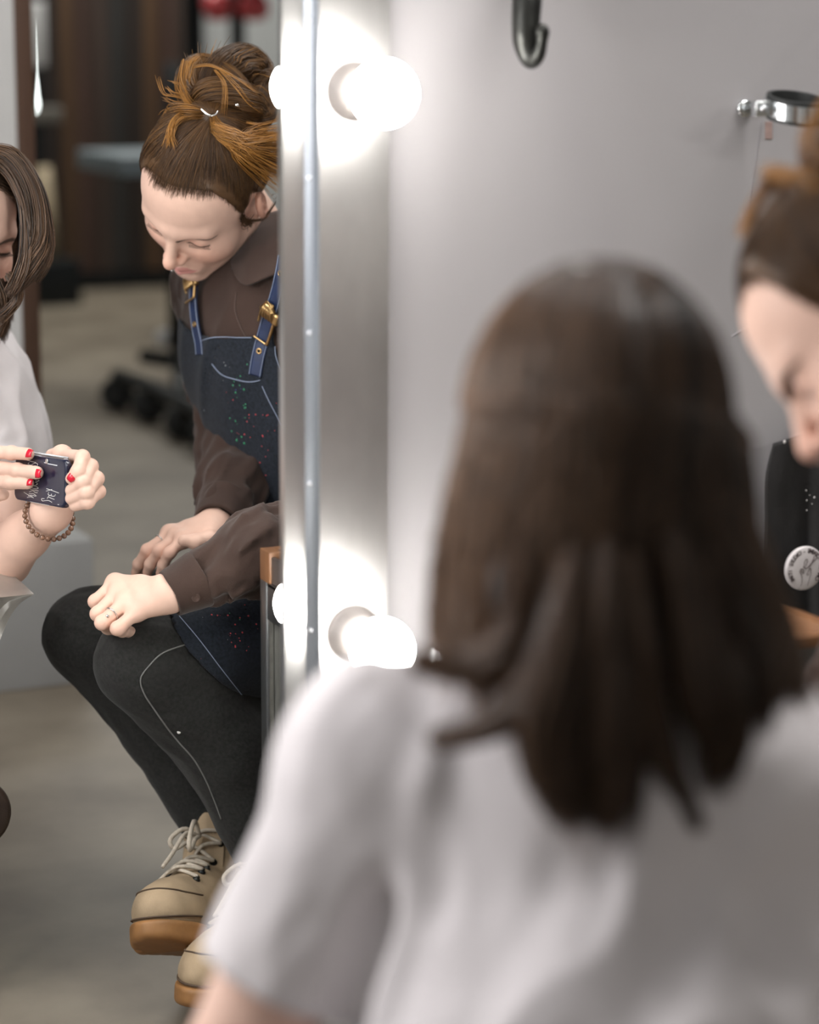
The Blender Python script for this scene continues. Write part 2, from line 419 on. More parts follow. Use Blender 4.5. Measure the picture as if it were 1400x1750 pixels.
for side in (1, -1):
    mx = (lambda x: x) if side == 1 else (lambda x: XL + x0 - x)
    prism('frame_lip', [(mx(x0), -.006), (mx(x1), -.008), (mx(x1), .03), (mx(x0), .03)], ZB, ZT, M_lip, mir)
    prism('frame_channel', [(mx(x1), -.0085), (mx(x2), -.0295), (mx(x2), .03), (mx(x1), .03)], ZB, ZT, M_steel2, mir)
    prism('frame_flange', [(mx(x2), -.031), (mx(x3), -.030), (mx(x3), .03), (mx(x2), .03)], ZB, ZT, M_steel, mir)
    for zz in np.arange(.12, 2.0, .157):
        if side == 1:
            c = A_(x1 + (x2 - x1) * .33, -.0160, zz + .03)
            lathe('screw', [(.0026, 0), (.0026, .0008), (.0012, .0014)], c, (-.7, -.7, 0), M_screw, mir, 10)
box('frame_rail', (mx(x3), -.030, ZT), (x3, .03, ZT + .12), M_steel, mir)
box('frame_rail', (mx(x3), -.030, .0), (x3, .03, ZB), M_steel, mir)
zsoc = [onY(603, 156, -.03)[2], onY(609, 1080, -.03)[2]]
gap = zsoc[0] - zsoc[1]
xs = onY(604, 156, -.03)[0]
for side in (1, -1):
    for k, zz in enumerate([zsoc[1], zsoc[0], zsoc[0] + gap]):
        cx = xs if side == 1 else XL + x0 - xs
        s = lathe('bulb_socket', [(.030, 0), (.030, .006), (.026, .007), (.026, .014), (.0235, .015), (.0235, .022), (.021, .023), (.019, .030), (.0, .030)], (cx, -.029, zz), (0, -1, 0), M_ring, mir, 40)
        prof = [(.0, .026), (.015, .028), (.017, .036)] + [(.033 * math.sin(a), .077 - .033 * math.cos(a)) for a in np.linspace(.62, math.pi - .02, 18)] + [(.0, .110)]
        b = lathe('bulb', prof, (cx, -.029, zz), (0, -1, 0), M_bulb, s, 40); b['label'] = 'round lit frosted bulb'
box('wall_backing', (mx(x3) + .01, .028, .0), (x3 - .005, .032, 2.1), M_steel, mir)

# ------------------------------------------------------------------ coat hook, pipe clamp
M_iron = mat('wrought_iron', (.035, .036, .033), .38, metal=.75, var=.35, vscale=40, bump=.3, bscale=120)
hk = empty('coat_hook', 'dark wrought iron coat hook on the grey wall above the head', 'hook')
def hp(px, py, y): return onY(px, py, y)
stem = spline([hp(912, -95, .02), hp(906, -50, -.012), hp(901, 0, -.034), hp(899, 45, -.044), hp(900, 80, -.046), hp(908, 103, -.054), hp(921, 93, -.066), hp(927, 68, -.070), hp(927, 50, -.070)], 40)
rr = np.interp(np.linspace(0, 1, 40), [0, .2, .45, .62, .75, .86, .95, 1], [.014, .0160, .0140, .0090, .0068, .0055, .0072, .005])
def hook_sdf(P):
    d = None
    for i in range(39):
        e = dcone(P, stem[i], stem[i + 1], rr[i], rr[i + 1]); d = e if d is None else np.minimum(d, e)
    return smin(d, dball(P, stem[-2], .0056), .004)
lo, hi = bounds(stem, .02); solid('forged_hook', hook_sdf, lo, hi, .0014, M_iron, hk)
box('back_plate', (hp(905, -130, .02)[0] - .02, .018, hp(905, -130, .02)[2] - .03), (hp(905, -130, .02)[0] + .02, .03, hp(905, -130, .02)[2] + .06), M_iron, hk, .003)

M_zinc = mat('zinc_plate', (.72, .75, .76), .22, metal=1.0, var=.1, vscale=30, bump=.05)
cl = empty('pipe_clamp', 'zinc pipe clamp with black rubber lining on the grey wall', 'clamp')
foot = onY(1272, 186, .03); cc = foot + A_(.004, -.095, .004); CR = .0315
def ring_band(name, r0, r1, h, m, parent):
    n = 48; bm = bmesh.new(); R = []
    for s in range(n):
        a = 2 * math.pi * s / n; u_ = A_(math.cos(a), math.sin(a), 0)
        R.append([bm.verts.new(Vector(cc + u_ * r + A_(0, 0, z + u_[1] * r * .20))) for r, z in ((r0, -h), (r1, -h), (r1, h), (r0, h))])
    for s in range(n):
        a, b = R[s], R[(s + 1) % n]
        for q in range(4): bm.faces.new((a[q], a[(q + 1) % 4], b[(q + 1) % 4], b[q]))
    return bm_obj(name, bm, m, parent, False)
ring_band('rubber_lining', CR - .0045, CR, .0125, M_rubber, cl)
ring_band('band', CR, CR + .0022, .0085, M_zinc, cl)
ycl = cc[1] + CR
tube('threaded_rod', [foot, cc + A_(0, CR + .012, 0)], .004, M_zinc, cl, 10, smoothing=0)
lathe('rod_nut', [(.0085, 0), (.0085, .012), (.006, .013)], cc + A_(0, CR + .002, 0), (0, 1, 0), M_zinc, cl, 6, False)
lathe('wall_washer', [(.010, 0), (.010, .003), (.007, .004)], foot + A_(0, -.0005, 0), (0, -1, 0), M_zinc, cl, 20)
for sx in (1, -1):
    e = box('band_ear', tuple(cc + A_(sx * (CR + .011) - .011, -.005, -.008)), tuple(cc + A_(sx * (CR + .011) + .011, .005, .008)), M_zinc, cl, .001)
    lathe('clamp_screw', [(.0042, 0), (.0042, .003), (.002, .0045)], cc + A_(sx * (CR + .013), -.0045, 0), (0, -1, 0), M_screw, e, 12)

# ------------------------------------------------------------------ apron on the wall, pin badge
M_bag = mat('black_canvas', (.014, .013, .013), .75, var=.3, vscale=30, bump=.3, bscale=200)
ha = empty('hanging_apron', 'black work apron hanging on the grey wall at the right edge', 'apron')
g = []
for j, py in enumerate((738, 820, 900, 980, 1080, 1200, 1330, 1500)):
    row = []
    for i, px in enumerate((1322, 1350, 1378, 1410, 1445, 1480, 1520)):
        t = j / 7; sag = (0 if j else 26 * abs(i - 3) / 3)
        row.append(onY(px - 14 * t * (3 - i) / 3 - 12 * (1 - t) * (1 if j else 0), py + sag - 6, .002 - .012 * math.sin(i * 2.1 + j * .3) * (.4 + t)))
    g.append(row)
sheet('apron_cloth', g, .004, M_bag, ha)
tube('neck_strap', [onY(1385, 745, -.004), onY(1400, 640, .012), onY(1425, 560, .02), onY(1450, 640, .012), onY(1462, 745, -.004)], .004, M_bag, ha)
tube('wall_peg', [onY(1425, 563, .03), onY(1425, 563, -.012)], .004, M_iron, ha, smoothing=0)
M_speck = mat('dried_paint_speck', (.7, .68, .66), .5, var=.1)
for px, py, r in ((1341, 755, .0020), (1378, 838, .0009), (1379, 855, .0009), (1388, 861, .0007), (1379, 872, .0008), (1384, 846, .0006), (1392, 850, .0013)):
    lathe('paint_speck', [(r, 0), (r * .7, r * .5), (r * .2, r * .7)], onY(px, py, -.011), (0, -1, 0), M_speck, ha, 8)
lathe('paint_blot', [(.006, 0), (.004, .001)], onY(1404, 1060, -.011), (0, -1, 0), M_red, ha, 10)
M_badge = mat('badge_enamel', (.66, .62, .62), .35, var=.03, coat=.4)
M_ink = mat('badge_ink', (.10, .075, .075), .5, var=.1)
pb = empty('pin_badge', 'round white pin badge with dark lettering and a drawn hand on black apron', 'badge')
bc = onY(1375, 971, -.020); BR = .0262
lathe('badge_disc', [(BR * .97, -.004), (BR, -.001), (BR * .985, .0012), (BR * .9, .0022), (BR * .5, .0030), (.0, .0033)], bc, (0, -1, 0), M_badge, pb, 48)
def badge_pt(u_, v_): return bc + A_(u_ * BR, -.0014 - .0022 * (1 - min(1, u_ * u_ + v_ * v_)), v_ * BR)
def badge_text(txt, a0, a1, r, size):
    for i, ch in enumerate(txt):
        if ch == ' ': continue
        a = a0 + (a1 - a0) * i / max(1, len(txt) - 1)
        cu_ = bpy.data.curves.new('letter', 'FONT'); cu_.body = ch; cu_.size = size * BR; cu_.align_x = 'CENTER'; cu_.align_y = 'CENTER'; cu_.extrude = .0001; cu_.offset = .00012
        o = bpy.data.objects.new('letter', cu_); COL.objects.link(o); cu_.materials.append(M_ink)
        o.location = Vector(badge_pt(r * math.cos(a), r * math.sin(a))) + Vector((0, -.0006, 0)); o.rotation_euler = (math.pi / 2, 0, 0)
        o.rotation_euler = (Matrix.Rotation(-(a - math.pi / 2), 4, 'Y') @ Matrix.Rotation(math.pi / 2, 4, 'X')).to_euler()
        bpy.context.view_layer.update(); me_ = bpy.data.meshes.new_from_object(o.evaluated_get(bpy.context.evaluated_depsgraph_get())); me_.transform(o.matrix_world); bpy.data.objects.remove(o); link('letter', me_, None, pb, False)
badge_text('STUDIO', math.radians(162), math.radians(117), .80, .28)
badge_text('-', math.radians(98), math.radians(98), .80, .28)
badge_text('EMBATO', math.radians(80), math.radians(38), .80, .28)
badge_text('40 MO', math.radians(8), math.radians(-38), .80, .30)
badge_text('IMITI', math.radians(-142), math.radians(-178), .80, .26)
def bline(pts, r=.00035): tube('drawn_line', [badge_pt(x, y) for x, y in pts], r, M_ink, pb, 5)
bline([(-.28, -.92), (-.18, -.62), (-.2, -.35), (-.32, -.1), (-.25, .03), (-.12, -.08), (-.14, -.2), (-.3, 0)])
bline([(.12, -.9), (.2, -.5), (.27, -.2), (.22, .02), (.1, -.15), (.05, -.28), (.17, -.26)])
bline([(-.15, .12), (-.05, .02), (.08, .06), (.14, .12)], .0006)
bline([(.14, .1), (.3, .26), (.42, .52)], .0009)
bline([(.2, .16), (.4, .32), (.55, .42)], .0006)
bline([(-.12, .08), (-.1, .3), (0, .44), (.06, .36), (0, .2), (-.06, .1)])

# ------------------------------------------------------------------ far end of the studio (seen in the mirror)
# plank doors
wx0 = VY(68, 300, 8.35)[0]; wx1 = VY(338, 300, 8.35)[0]
wd = empty('plank_wardrobe', 'dark brown plank wardrobe against the far studio wall', 'wardrobe')
box('wardrobe_body', (wx0, -8.59, .02), (wx1, -8.38, 3.2), M_plank, wd)
npk = 9; pw = (wx1 - wx0 - .04) / npk
for i in range(npk):
    c = [(.015, .010, .008), (.042, .022, .016), (.018, .017, .016), (.055, .029, .014), (.034, .022, .017)][(i * 3) % 5]
    m = mat('plank_stain', c, .55, vscale=25, stretch=(1, 1, .05), col2=tuple(np.array(c) * 1.6))
    box('plank', (wx0 + .02 + i * pw + .006, -8.38, .08), (wx0 + .02 + (i + 1) * pw - .006, -8.35 + .008 * (i % 2), 3.15), m, wd, .004)
box('plinth_board', (wx0, -8.38, .02), (wx1, -8.34, .075), M_black, wd)
# dark curtain wall beside it
box('dark_cabinet', (wx0 - .62, -8.59, .02), (wx0 - .02, -8.2, 3.2), M_black)
tag(bpy.data.objects['dark_cabinet'], 'plain black cabinet beside the plank wardrobe', 'cabinet')
# partition board with wooden edge, on a painted plinth
py0 = 1.966; pxr = VY(165, 1165, py0)[0]; ptop = onY(165, 921, py0)[2]
M_plinth = mat('plinth_paint', (.30, .30, .295), .7, var=.05)
pl = box('painted_plinth', (.6, -py0 - .16, 0), (pxr, -py0, ptop), M_plinth, None, .004); tag(pl, 'low pale grey plinth standing on the concrete floor', 'plinth')
pe = onY(66, 770, py0 + .2)[0]
pt = empty('partition_board', 'upright grey partition board with brown wooden edge', 'partition')
box('board', (.66, -py0 - .24, 0), (pe - .034, -py0 - .165, 2.7), M_board, pt)
box('edge_trim', (pe - .036, -py0 - .245, 0), (pe, -py0 - .163, 2.7), M_brown, pt, .003)
# tray table on castors
tt = empty('rolling_tray_table', 'rolling black tray table with castors and blue-grey top', 'table')
cb = VY(302, 655, 5.45); cb[2] = 0
tube('column', [cb + A_(0, 0, .11), cb + A_(0, 0, 1.1)], .026, M_black, tt, 16, smoothing=0)
ft = onY(300, 276, 5.45); tz = ft[2]; tx0 = VY(176, 276, 5.45)[0]
box('tray_top', (tx0, -5.75, tz - .035), (tx0 + .75, -5.25, tz + .03), M_bluegrey, tt, .006)
tube('tray_post', [cb + A_(0, 0, 1.05), A_(cb[0], cb[1], tz - .03)], .02, M_black, tt, 12, smoothing=0)
def floorpt(px, py):
    d = ray(px, py); p = CAM_O - CAM_O[2] / d[2] * d; return A_(p[0], -p[1], 0)
cs = [floorpt(201, 702), floorpt(256, 722), floorpt(312, 752), floorpt(352, 776)]
tube('base_bar', [floorpt(248, 668) + A_(0, 0, .12), floorpt(365, 690) + A_(0, 0, .12)], .028, M_black, tt, 10, smoothing=0)
tube('base_bar', [cs[0] + A_(0, 0, .115), cs[1] + A_(0, 0, .115), cs[2] + A_(0, 0, .115), cs[3] + A_(0, 0, .115)], .024, M_black, tt, 10)
tube('base_bar', [cb + A_(0, 0, .115), cs[2] + A_(0, 0, .115)], .024, M_black, tt, 10, smoothing=0)
for i, c in enumerate(cs):
    d = nrm(A_(.8, .5 - .3 * i, 0)); w = lathe('castor', [(.02, -.02), (.048, -.019), (.055, -.012), (.055, .012), (.048, .019), (.02, .02)], c + A_(0, 0, .056), (-d[1], d[0], 0), M_rubber, tt, 24)
    tube('castor_fork', [c + A_(0, 0, .12), c + d * .02 + A_(0, 0, .08), c + A_(0, 0, .056)], .010, M_black, w, 8)
lathe('floor_knob', [(.0, 0), (.03, .01), (.035, .04), (.02, .06), (.0, .065)], floorpt(281, 652) + A_(0, 0, .12), (0, 0, 1), M_white, tt, 16)
# tall black rack with two red bowls
rk = empty('black_rack', 'tall black metal rack behind the seated woman', 'rack')
for px in (331, 406):
    a = VY(px, 60, 6.9); w = .034 if px == 331 else .024
    box('rack_post', (a[0] - w, a[1] - .03, 0), (a[0] + w, a[1] + .03, 2.9), M_black, rk, .004)
rz = onY(380, 8, 6.9)[2]
a0, a1 = VY(331, 60, 6.9)[0], VY(406, 60, 6.9)[0]
box('rack_shelf', (a0 - .03, -7.0, rz + .24), (a1 + .45, -6.5, rz + .26), M_black, rk, .003)
for k, (px, lab) in enumerate(((372, 'red rounded enamel lamp shade hanging left of the rack post'), (434, 'red rounded enamel lamp shade hanging right of the rack post'))):
    c = VY(px, 36, 6.6)
    o = lathe('red_shade', [(.008, .12), (.02, .115), (.045, .10), (.062, .07), (.064 if k else .052, .035), (.042, .006), (.0, .0)], A_(c[0], c[1] + .06 * 0, c[2]), (0, 0, 1), M_red, None, 32)
    tag(o, lab, 'lamp shade', 'red shades on the black rack'); tube('cord', [A_(c[0], c[1], c[2] + .11), A_(c[0], c[1], rz + .245)], .004, M_black, o, 6, smoothing=0)
# glowing streak added for a bulb's reflection, small shelf, leaning slat beyond the partition
M_streak = emit('streak_glow', (.95, 1.0, .97), 9.0)
la = empty('reflection_streak', 'slim lit pendant lamp beyond the wooden board edge', 'highlight')
c = VY(53, 190, 6.2)
lathe('streak_body', [(.0, 0), (.014, .003), (.018, .02), (.013, .07), (.006, .14), (.003, .28), (.0, .33)], c, (0, 0, 1), M_streak, la, 16)
tube('streak_cable', [c + A_(0, 0, .33), A_(c[0], c[1], 3.39)], .003, M_black, la, 6, smoothing=0)
c = VY(66, 197, 7.2); o = box('small_shelf', (c[0] - .12, c[1] - .1, c[2] - .03), (c[0] + .10, c[1], c[2] + .03), mat('shelf_paint', (.16, .15, .13), .6, var=.1), None, .004)
tag(o, 'small dark shelf beside the glowing streak', 'shelf')
c = VY(58, 58, 7.2); o = box('white_switch_box', (c[0] - .045, c[1] - .05, c[2] - .13), (c[0] + .05, c[1], c[2] + .13), M_white, None, .006)
tag(o, 'white box mounted above the small shelf', 'box')
a, b = VY(73, 285, 7.9), VY(88, 440, 7.9)
o = tube('leaning_slat', [b, a], .036, M_beige, None, 4, smoothing=0)
tag(o, 'pale wooden slat standing on the black crate', 'slat')
o = box('black_crate', (b[0] - .25, b[1] - .14, 0), (b[0] + .10, b[1] + .12, b[2] - .005), M_black, None, .006); tag(o, 'tall black crate behind the partition board', 'crate')
# ------------------------------------------------------------------ shared anatomy
def skin_mat(name, base, lips):
    m = mat(name, base, .48, var=.06, vscale=25, bump=.06, bscale=400, sss=.0, spec=.35)
    add_mix(m, 'tint', 2, (min(1, base[0] * .98), base[1] * .70, base[2] * .62))
    add_mix(m, 'tint', 0, lips)
    add_mix(m, 'tint', 1, (.045, .026, .018))
    return m
def head_sdf(q, neck_local, neck_r=.050, s_lip=1.0):
    """head in its own frame: origin between the ears, +y out of the face, +z up, +x to the person's right"""
    x = q.copy(); x[:, 0] = np.abs(x[:, 0])
    d = dell(q, (0, -.012, .047), (.072, .093, .086))
    d = smin(d, dell(q, (0, .034, .052), (.060, .054, .056)), .03)
    d = smin(d, dell(q, (0, .030, -.012), (.060, .063, .080)), .03)
    d = smin(d, dcone(x, (.052, .0, -.040), (.014, .070, -.084), .017, .013), .028)
    d = smin(d, dball(q, (0, .074, -.083), .0165), .018)
    d = smin(d, dball(x, (.038, .054, -.018), .0245), .024)
    d = smin(d, dcone(x, (.006, .0865, .030), (.042, .0715, .031), .0098, .0085), .016)
    d = smax(d, -dell(x, (.033, .096, .010), (.017, .014, .0125)), .014)
    d = smin(d, dball(x, (.0315, .0705, .0105), .0155), .003)
    d = smax(d, -dcone(x, (.021, .0865, .0056), (.043, .0810, .0052), .0010, .0010), .002)
    # nose
    n = dcone(q, (0, .0875, .024), (0, .1095, -.012), .0070, .0080)
    n = smin(n, dball(q, (0, .1115, -.0190), .0090), .008)
    n = smin(n, dell(x, (.0105, .0985, -.0225), (.0062, .009, .0062)), .007)
    d = smin(d, n, .008)
    d = smax(d, -dell(x, (.0058, .1045, -.0275), (.0030, .0045, .0035)), .003)
    # mouth
    d = smin(d, dell(q, (0, .078, -.054), (.027, .018, .022)), .014)
    l = np.minimum(dcone(x, (.0, .0975, -.0510), (.022, .0845, -.0545), .0046, .0020),
                   dcone(x, (.0, .0960, -.0605), (.020, .0845, -.0570), .0056, .0022))
    d = smin(d, l, .005)
    d = smax(d, -dcone(x, (.0, .1025, -.0560), (.024, .087, -.0555), .0011, .0009), .002)
    d = smax(d, -dell(q, (0, .093, -.0705), (.016, .006, .004)), .008)
    # ears
    e0 = A_(.0775, -.010, .000); ex = nrm(A_(.90, -.42, 0)); ey = nrm(A_(.38, .80, -.30)); ez = nrm(np.cross(ex, ey)); ez = ez if ez[2] > 0 else -ez
    EM = np.stack([ex, nrm(np.cross(ez, ex)), ez], 1)
    ear = dell(x, e0, (.0075, .0165, .030), EM)
    ear = smax(ear, -dell(x, e0 + ex * .0065 + ez * .002, (.0065, .0095, .0195), EM), .004)
    ear = smin(ear, dell(x, e0 + ex * .002 - ez * .004 - A_(0, 0, 0), (.004, .004, .012), EM), .004)
    ear = smin(ear, dball(x, e0 - ez * .027 + EM[:, 1] * .004, .0068), .006)
    d = smin(d, ear, .006)
    d = smin(d, dcone(q, (0, -.030, -.030), neck_local, neck_r - .002, neck_r + .006), .020)
    return d
def head_tint(q):
    """colour the face has of its own: lips, brows, lash line, flushed cheeks, nose and ears"""
    x = np.abs(q[:, 0]); fr = q[:, 1] > .055; t = np.zeros((len(q), 3))
    X = np.stack([x, 0 * x, q[:, 2]], 1)
    def seg(p, r, w):
        d = None
        for i in range(len(p) - 1):
            e = dcone(X, (p[i][0], 0, p[i][1]), (p[i + 1][0], 0, p[i + 1][1]), r[i], r[i + 1]); d = e if d is None else np.minimum(d, e)
        return np.clip(1 - d / w, 0, 1)
    lips = np.maximum(seg([(0, -.0515), (.010, -.0515), (.0225, -.0550)], [.0042, .0042, .0010], .0012), seg([(0, -.0605), (.009, -.0602), (.020, -.0565)], [.0050, .0044, .0010], .0012))
    t[:, 0] = lips * fr * (q[:, 1] > .075) * .8
    nz = .5 + .5 * vnoise(q * A_(900, 200, 500))
    t[:, 1] = seg([(.012, .0195), (.024, .0230), (.038, .0255), (.054, .0235)], [.0026, .0030, .0024, .0006], .0020) * (.72 + .28 * nz) * fr
    t[:, 1] = np.maximum(t[:, 1], seg([(.0185, .0078), (.026, .0052), (.036, .0046), (.046, .0062)], [.0008, .0014, .0015, .0007], .0008) * .9 * fr)
    ck = np.exp(-((x - .040) ** 2 + (q[:, 2] + .022) ** 2) / .0007) * fr
    ns = np.exp(-(x ** 2 + (q[:, 2] + .018) ** 2) / .00022) * (q[:, 1] > .095)
    er = (x > .074) & (q[:, 1] < .02) & (np.abs(q[:, 2]) < .04)
    lid = np.exp(-((x - .032) ** 2 / .00012 + (q[:, 2] - .012) ** 2 / .00004)) * fr
    t[:, 2] = np.clip(.45 * ck + .40 * ns + .60 * er + .35 * lid, 0, 1)
    return t
def local(P, R, T): return (P - np.asarray(T, P.dtype)) @ np.asarray(R, P.dtype)
def finger(P, pts, r0, r1):
    n = len(pts); rads = np.linspace(r0, r1, n)
    d = None
    for i in range(n - 1):
        e = dcone(P, pts[i], pts[i + 1], rads[i], rads[i + 1]); d = e if d is None else smin(d, e, .0045)
    for i in range(1, n - 1): d = smin(d, dball(P, pts[i], rads[i] * .98), .004)
    return d
def hand_sdf(P, wrist, fingers, thumb, wr=.022, arm=None, arm_r=.034, fr=(.0088, .0066), palm_r=.0125):
    """fingers: list of joint lists from knuckle to tip; arm: list of points wrist -> elbow"""
    d = None
    w = np.asarray(wrist)
    palm = None
    prev = None
    for f in fingers:
        e = dcone(P, w + (f[0] - w) * .18, f[0], palm_r * 1.25, palm_r * .86)
        palm = e if palm is None else smin(palm, e, .010)
    for f, g in zip(fingers, fingers[1:]):
        palm = smin(palm, dcone(P, f[0], g[0], palm_r * .78, palm_r * .78), .008)
        palm = smin(palm, dcone(P, w + (f[0] - w) * .55, w + (g[0] - w) * .55, palm_r, palm_r), .010)
    fd = None
    for i, f in enumerate(fingers):
        k = 1.0 if i not in (0, len(fingers) - 1) else .95
        e = finger(P, f, fr[0] * k, fr[1] * k)
        fd = e if fd is None else smin(fd, e, .0012)
    d = smin(palm, fd, .006)
    if thumb is not None: d = smin(d, finger(P, thumb, .0115, .0078), .010)
    if arm is not None:
        rad = [wr] + list(np.linspace(wr * 1.12, arm_r, len(arm)))
        d = smin(d, chain(P, [w] + list(arm), rad, .02), .018)
    return d
def hit(fn, px, py, z0=2.4, z1=3.9, off=0.0, mirrored=True):
    """the point of a solid that shows at px,py in the mirror"""
    pt = V if mirrored else Rl
    a, b = pt(px, py, z0), pt(px, py, z1); P = a + (b - a) * np.linspace(0, 1, 500)[:, None]; d = fn(P) - off
    k = max(1, np.argmax(d < 0))
    if (d < 0).any():
        P = P[k - 1] + (P[k] - P[k - 1]) * np.linspace(0, 1, 16)[:, None]; d = fn(P) - off; k = np.argmax(d < 0); return P[k]
    if not (d < 0).any(): k = np.argmin(d)
    return P[k]
def hits(fn, pts, **kw): return np.array([hit(fn, a, b, **kw) for a, b in pts])
def poly_dist(P, pts):
    d = None
    for a, b in zip(pts[:-1], pts[1:]):
        e = dcone(P, a, b, 0, 0); d = e if d is None else np.minimum(d, e)
    return d
def pieces_mesh(name, pieces, m, parent, tint=None):
    v, f = join_np([p[:2] for p in pieces]); me = np_mesh(name, v, f)
    t = np.concatenate([(p[2] if len(p) > 2 and p[2] is not None else np.zeros((len(p[0]), 3))) for p in pieces])
    set_attr(me, 'tint', t); return link(name, me, m, parent)
def knuckle_tint(v, pts, amt=.5, r=.008):
    t = np.zeros((len(v), 3))
    for p in pts: t[:, 2] = np.maximum(t[:, 2], amt * np.exp(-((v - p) ** 2).sum(1) / (r * r)))
    return t
def nail(name, c, fwd, out, L, W_, m, parent):
    """finger nail: small curved plate lying on the finger"""
    f = nrm(fwd); o = nrm(out - f * np.dot(out, f)); s = np.cross(f, o); g = []
    for a in np.linspace(-1, 1, 6):
        row = []
        for b in np.linspace(-1, 1, 6):
            w = W_ * (1 - .25 * max(0, a) ** 2 - .12 * max(0, -a) ** 2)
            row.append(c + f * a * L + s * b * w - o * (.0018 * b * b + .0010 * a * a))
        g.append(row)
    return sheet(name, g, .0009, m, parent, 0)

# ------------------------------------------------------------------ seated woman with the hair bun
M_skinB = skin_mat('fair_skin', (.775, .52, .415), (.56, .22, .21))
M_jack = mat('brown_cotton', (.052, .031, .024), .82, var=.12, vscale=18, bump=.25, bscale=700, spec=.2, sheen=.15)
M_seam = mat('brown_thread', (.085, .055, .045), .8, var=.1)
M_jean = mat('black_denim', (.020, .020, .019), .85, var=.35, vscale=220, bump=.35, bscale=900, spec=.2, sheen=.1)
M_stitch = mat('grey_thread', (.16, .16, .155), .8, var=.15)
M_denim = mat('indigo_denim', (.014, .018, .026), .85, var=.45, vscale=260, bump=.35, bscale=900, spec=.2, sheen=.1)
M_strap = mat('blue_leather', (.013, .026, .075), .45, var=.2, vscale=60, bump=.15, bscale=300)
M_thread = mat('pale_blue_thread', (.24, .29, .40), .7, var=.1)
M_gold = mat('antique_brass', (.52, .34, .15), .28, metal=1.0, var=.25, vscale=90)
M_silver = mat('silver', (.80, .79, .76), .18, metal=1.0, var=.1, vscale=80)
M_hairB = hair_mat('brown_to_amber_hair', (.055, .032, .020), (.48, .22, .045))

B = empty('person', 'seated woman with a messy hair bun in brown shirt and paint-specked denim apron', 'person')
RB = np.array([[.684, -.6158, -.3911], [.663, .3011, .6854], [-.3043, -.7281, .6142]]); TB = A_(1.0817, -.7695, 1.0219)
NB = V(446, 432, 3.27)
nlB = (NB - TB) @ RB
bfn = lambda P: head_sdf(local(P, RB, TB), nlB, .048)
hv, hf = sdf_mesh(bfn, *bounds([NB] + [TB + RB @ A_(x, y, z) for x in (-.09, .09) for y in (-.11, .125) for z in (-.11, .14)], .02), .0016)
pB = [(hv, hf, head_tint(local(hv, RB, TB)))]

# right hand (nearer the mirror) on the knee
RW = V(294, 1013, 2.905)
fR = [[V(197, 996, 2.955), V(163, 1028, 2.935), V(172, 1040, 2.970), V(190, 1048, 2.990)],
      [V(203, 1012, 2.935), V(167, 1049, 2.910), V(175, 1060, 2.945), V(192, 1066, 2.968)],
      [V(215, 1030, 2.915), V(175, 1064, 2.890), V(185, 1072, 2.925), V(200, 1076, 2.950)],
      [V(234, 1046, 2.905), V(201, 1074, 2.880), V(209, 1077, 2.915), V(222, 1080, 2.938)]]
RE = V(592, 895, 3.09)
fnRH = lambda P: hand_sdf(P, RW, fR, [V(262, 1010, 2.95), V(228, 1030, 2.97), V(205, 1052, 2.98)], .0225, [V(326, 998, 2.910)], .020, (.0090, .0080), .0135)
v, f = sdf_mesh(fnRH, *bounds([RW, V(330, 996, 2.915)] + sum(fR, []), .035), .0014)
pB.append((v, f, knuckle_tint(v, [q[0] for q in fR] + [q[1] for q in fR])))
# left hand (farther) hanging over the other knee
LW = V(366, 905, 3.10)
fL = [[V(314, 922, 3.075), V(290, 945, 3.065), V(279, 966, 3.080), V(274, 980, 3.09)],
      [V(304, 916, 3.095), V(272, 941, 3.080), V(257, 964, 3.095), V(252, 978, 3.105)],
      [V(293, 912, 3.115), V(252, 940, 3.100), V(237, 964, 3.115), V(232, 979, 3.125)],
      [V(290, 911, 3.14), V(255, 945, 3.14), V(243, 968, 3.15), V(240, 980, 3.155)]]
LE = V(404, 795, 3.27)
fnLH = lambda P: hand_sdf(P, LW, fL, [V(358, 921, 3.065), V(335, 926, 3.05), V(314, 924, 3.045)], .0215, [V(380, 870, 3.14)], .030, (.0084, .0064), .013)
v, f = sdf_mesh(fnLH, *bounds([LW, V(380, 870, 3.14)] + sum(fL, []), .035), .0014)
pB.append((v, f, knuckle_tint(v, [q[0] for q in fL] + [q[1] for q in fL] + [q[3] for q in fL], .6)))

# trunk in the shirt
LS, RS = V(362, 492, 3.38), V(545, 478, 3.14)
CH, BE, PE = V(462, 590, 3.26), A_(1.235, -.75, .655), A_(1.27, -.70, .52)
tf = nrm(A_(-.93, .36, -.12)); tr = nrm(np.cross(tf, (0, 0, 1))); tu = np.cross(tr, tf); TM = np.stack([tr, tf, tu], 1)
def trunk(P):
    d = dell(P, CH, (.150, .100, .150), TM)
    d = smin(d, dell(P, BE, (.135, .105, .15), TM), .08)
    d = smin(d, dell(P, PE, (.165, .125, .11), TM), .06)
    d = smin(d, dcone(P, NB - A_(0, 0, .04), LS, .062, .058), .05)
    d = smin(d, dcone(P, NB - A_(0, 0, .04), RS, .062, .058), .05)
    return smin(d, dcone(P, NB - A_(0, 0, .05), NB + A_(0, 0, .0), .062, .054), .03)
RC0 = V(352, 985, 2.925)
LC0 = V(386, 862, 3.155)
def slR(P): return chain(P, [RS, (RS + RE) / 2 + A_(.01, -.01, -.01), RE, V(440, 945, 2.93), V(362, 980, 2.92)], [.060, .056, .052, .050, .036], .02)
def slL(P): return chain(P, [LS, V(385, 640, 3.34), LE, V(398, 835, 3.20), V(386, 872, 3.14)], [.057, .052, .049, .045, .036], .02)
def shirt_base(P): return smin(smin(trunk(P), slR(P), .025), slL(P), .022)
aR = nrm(RE - RW); aL = nrm(LE - LW)
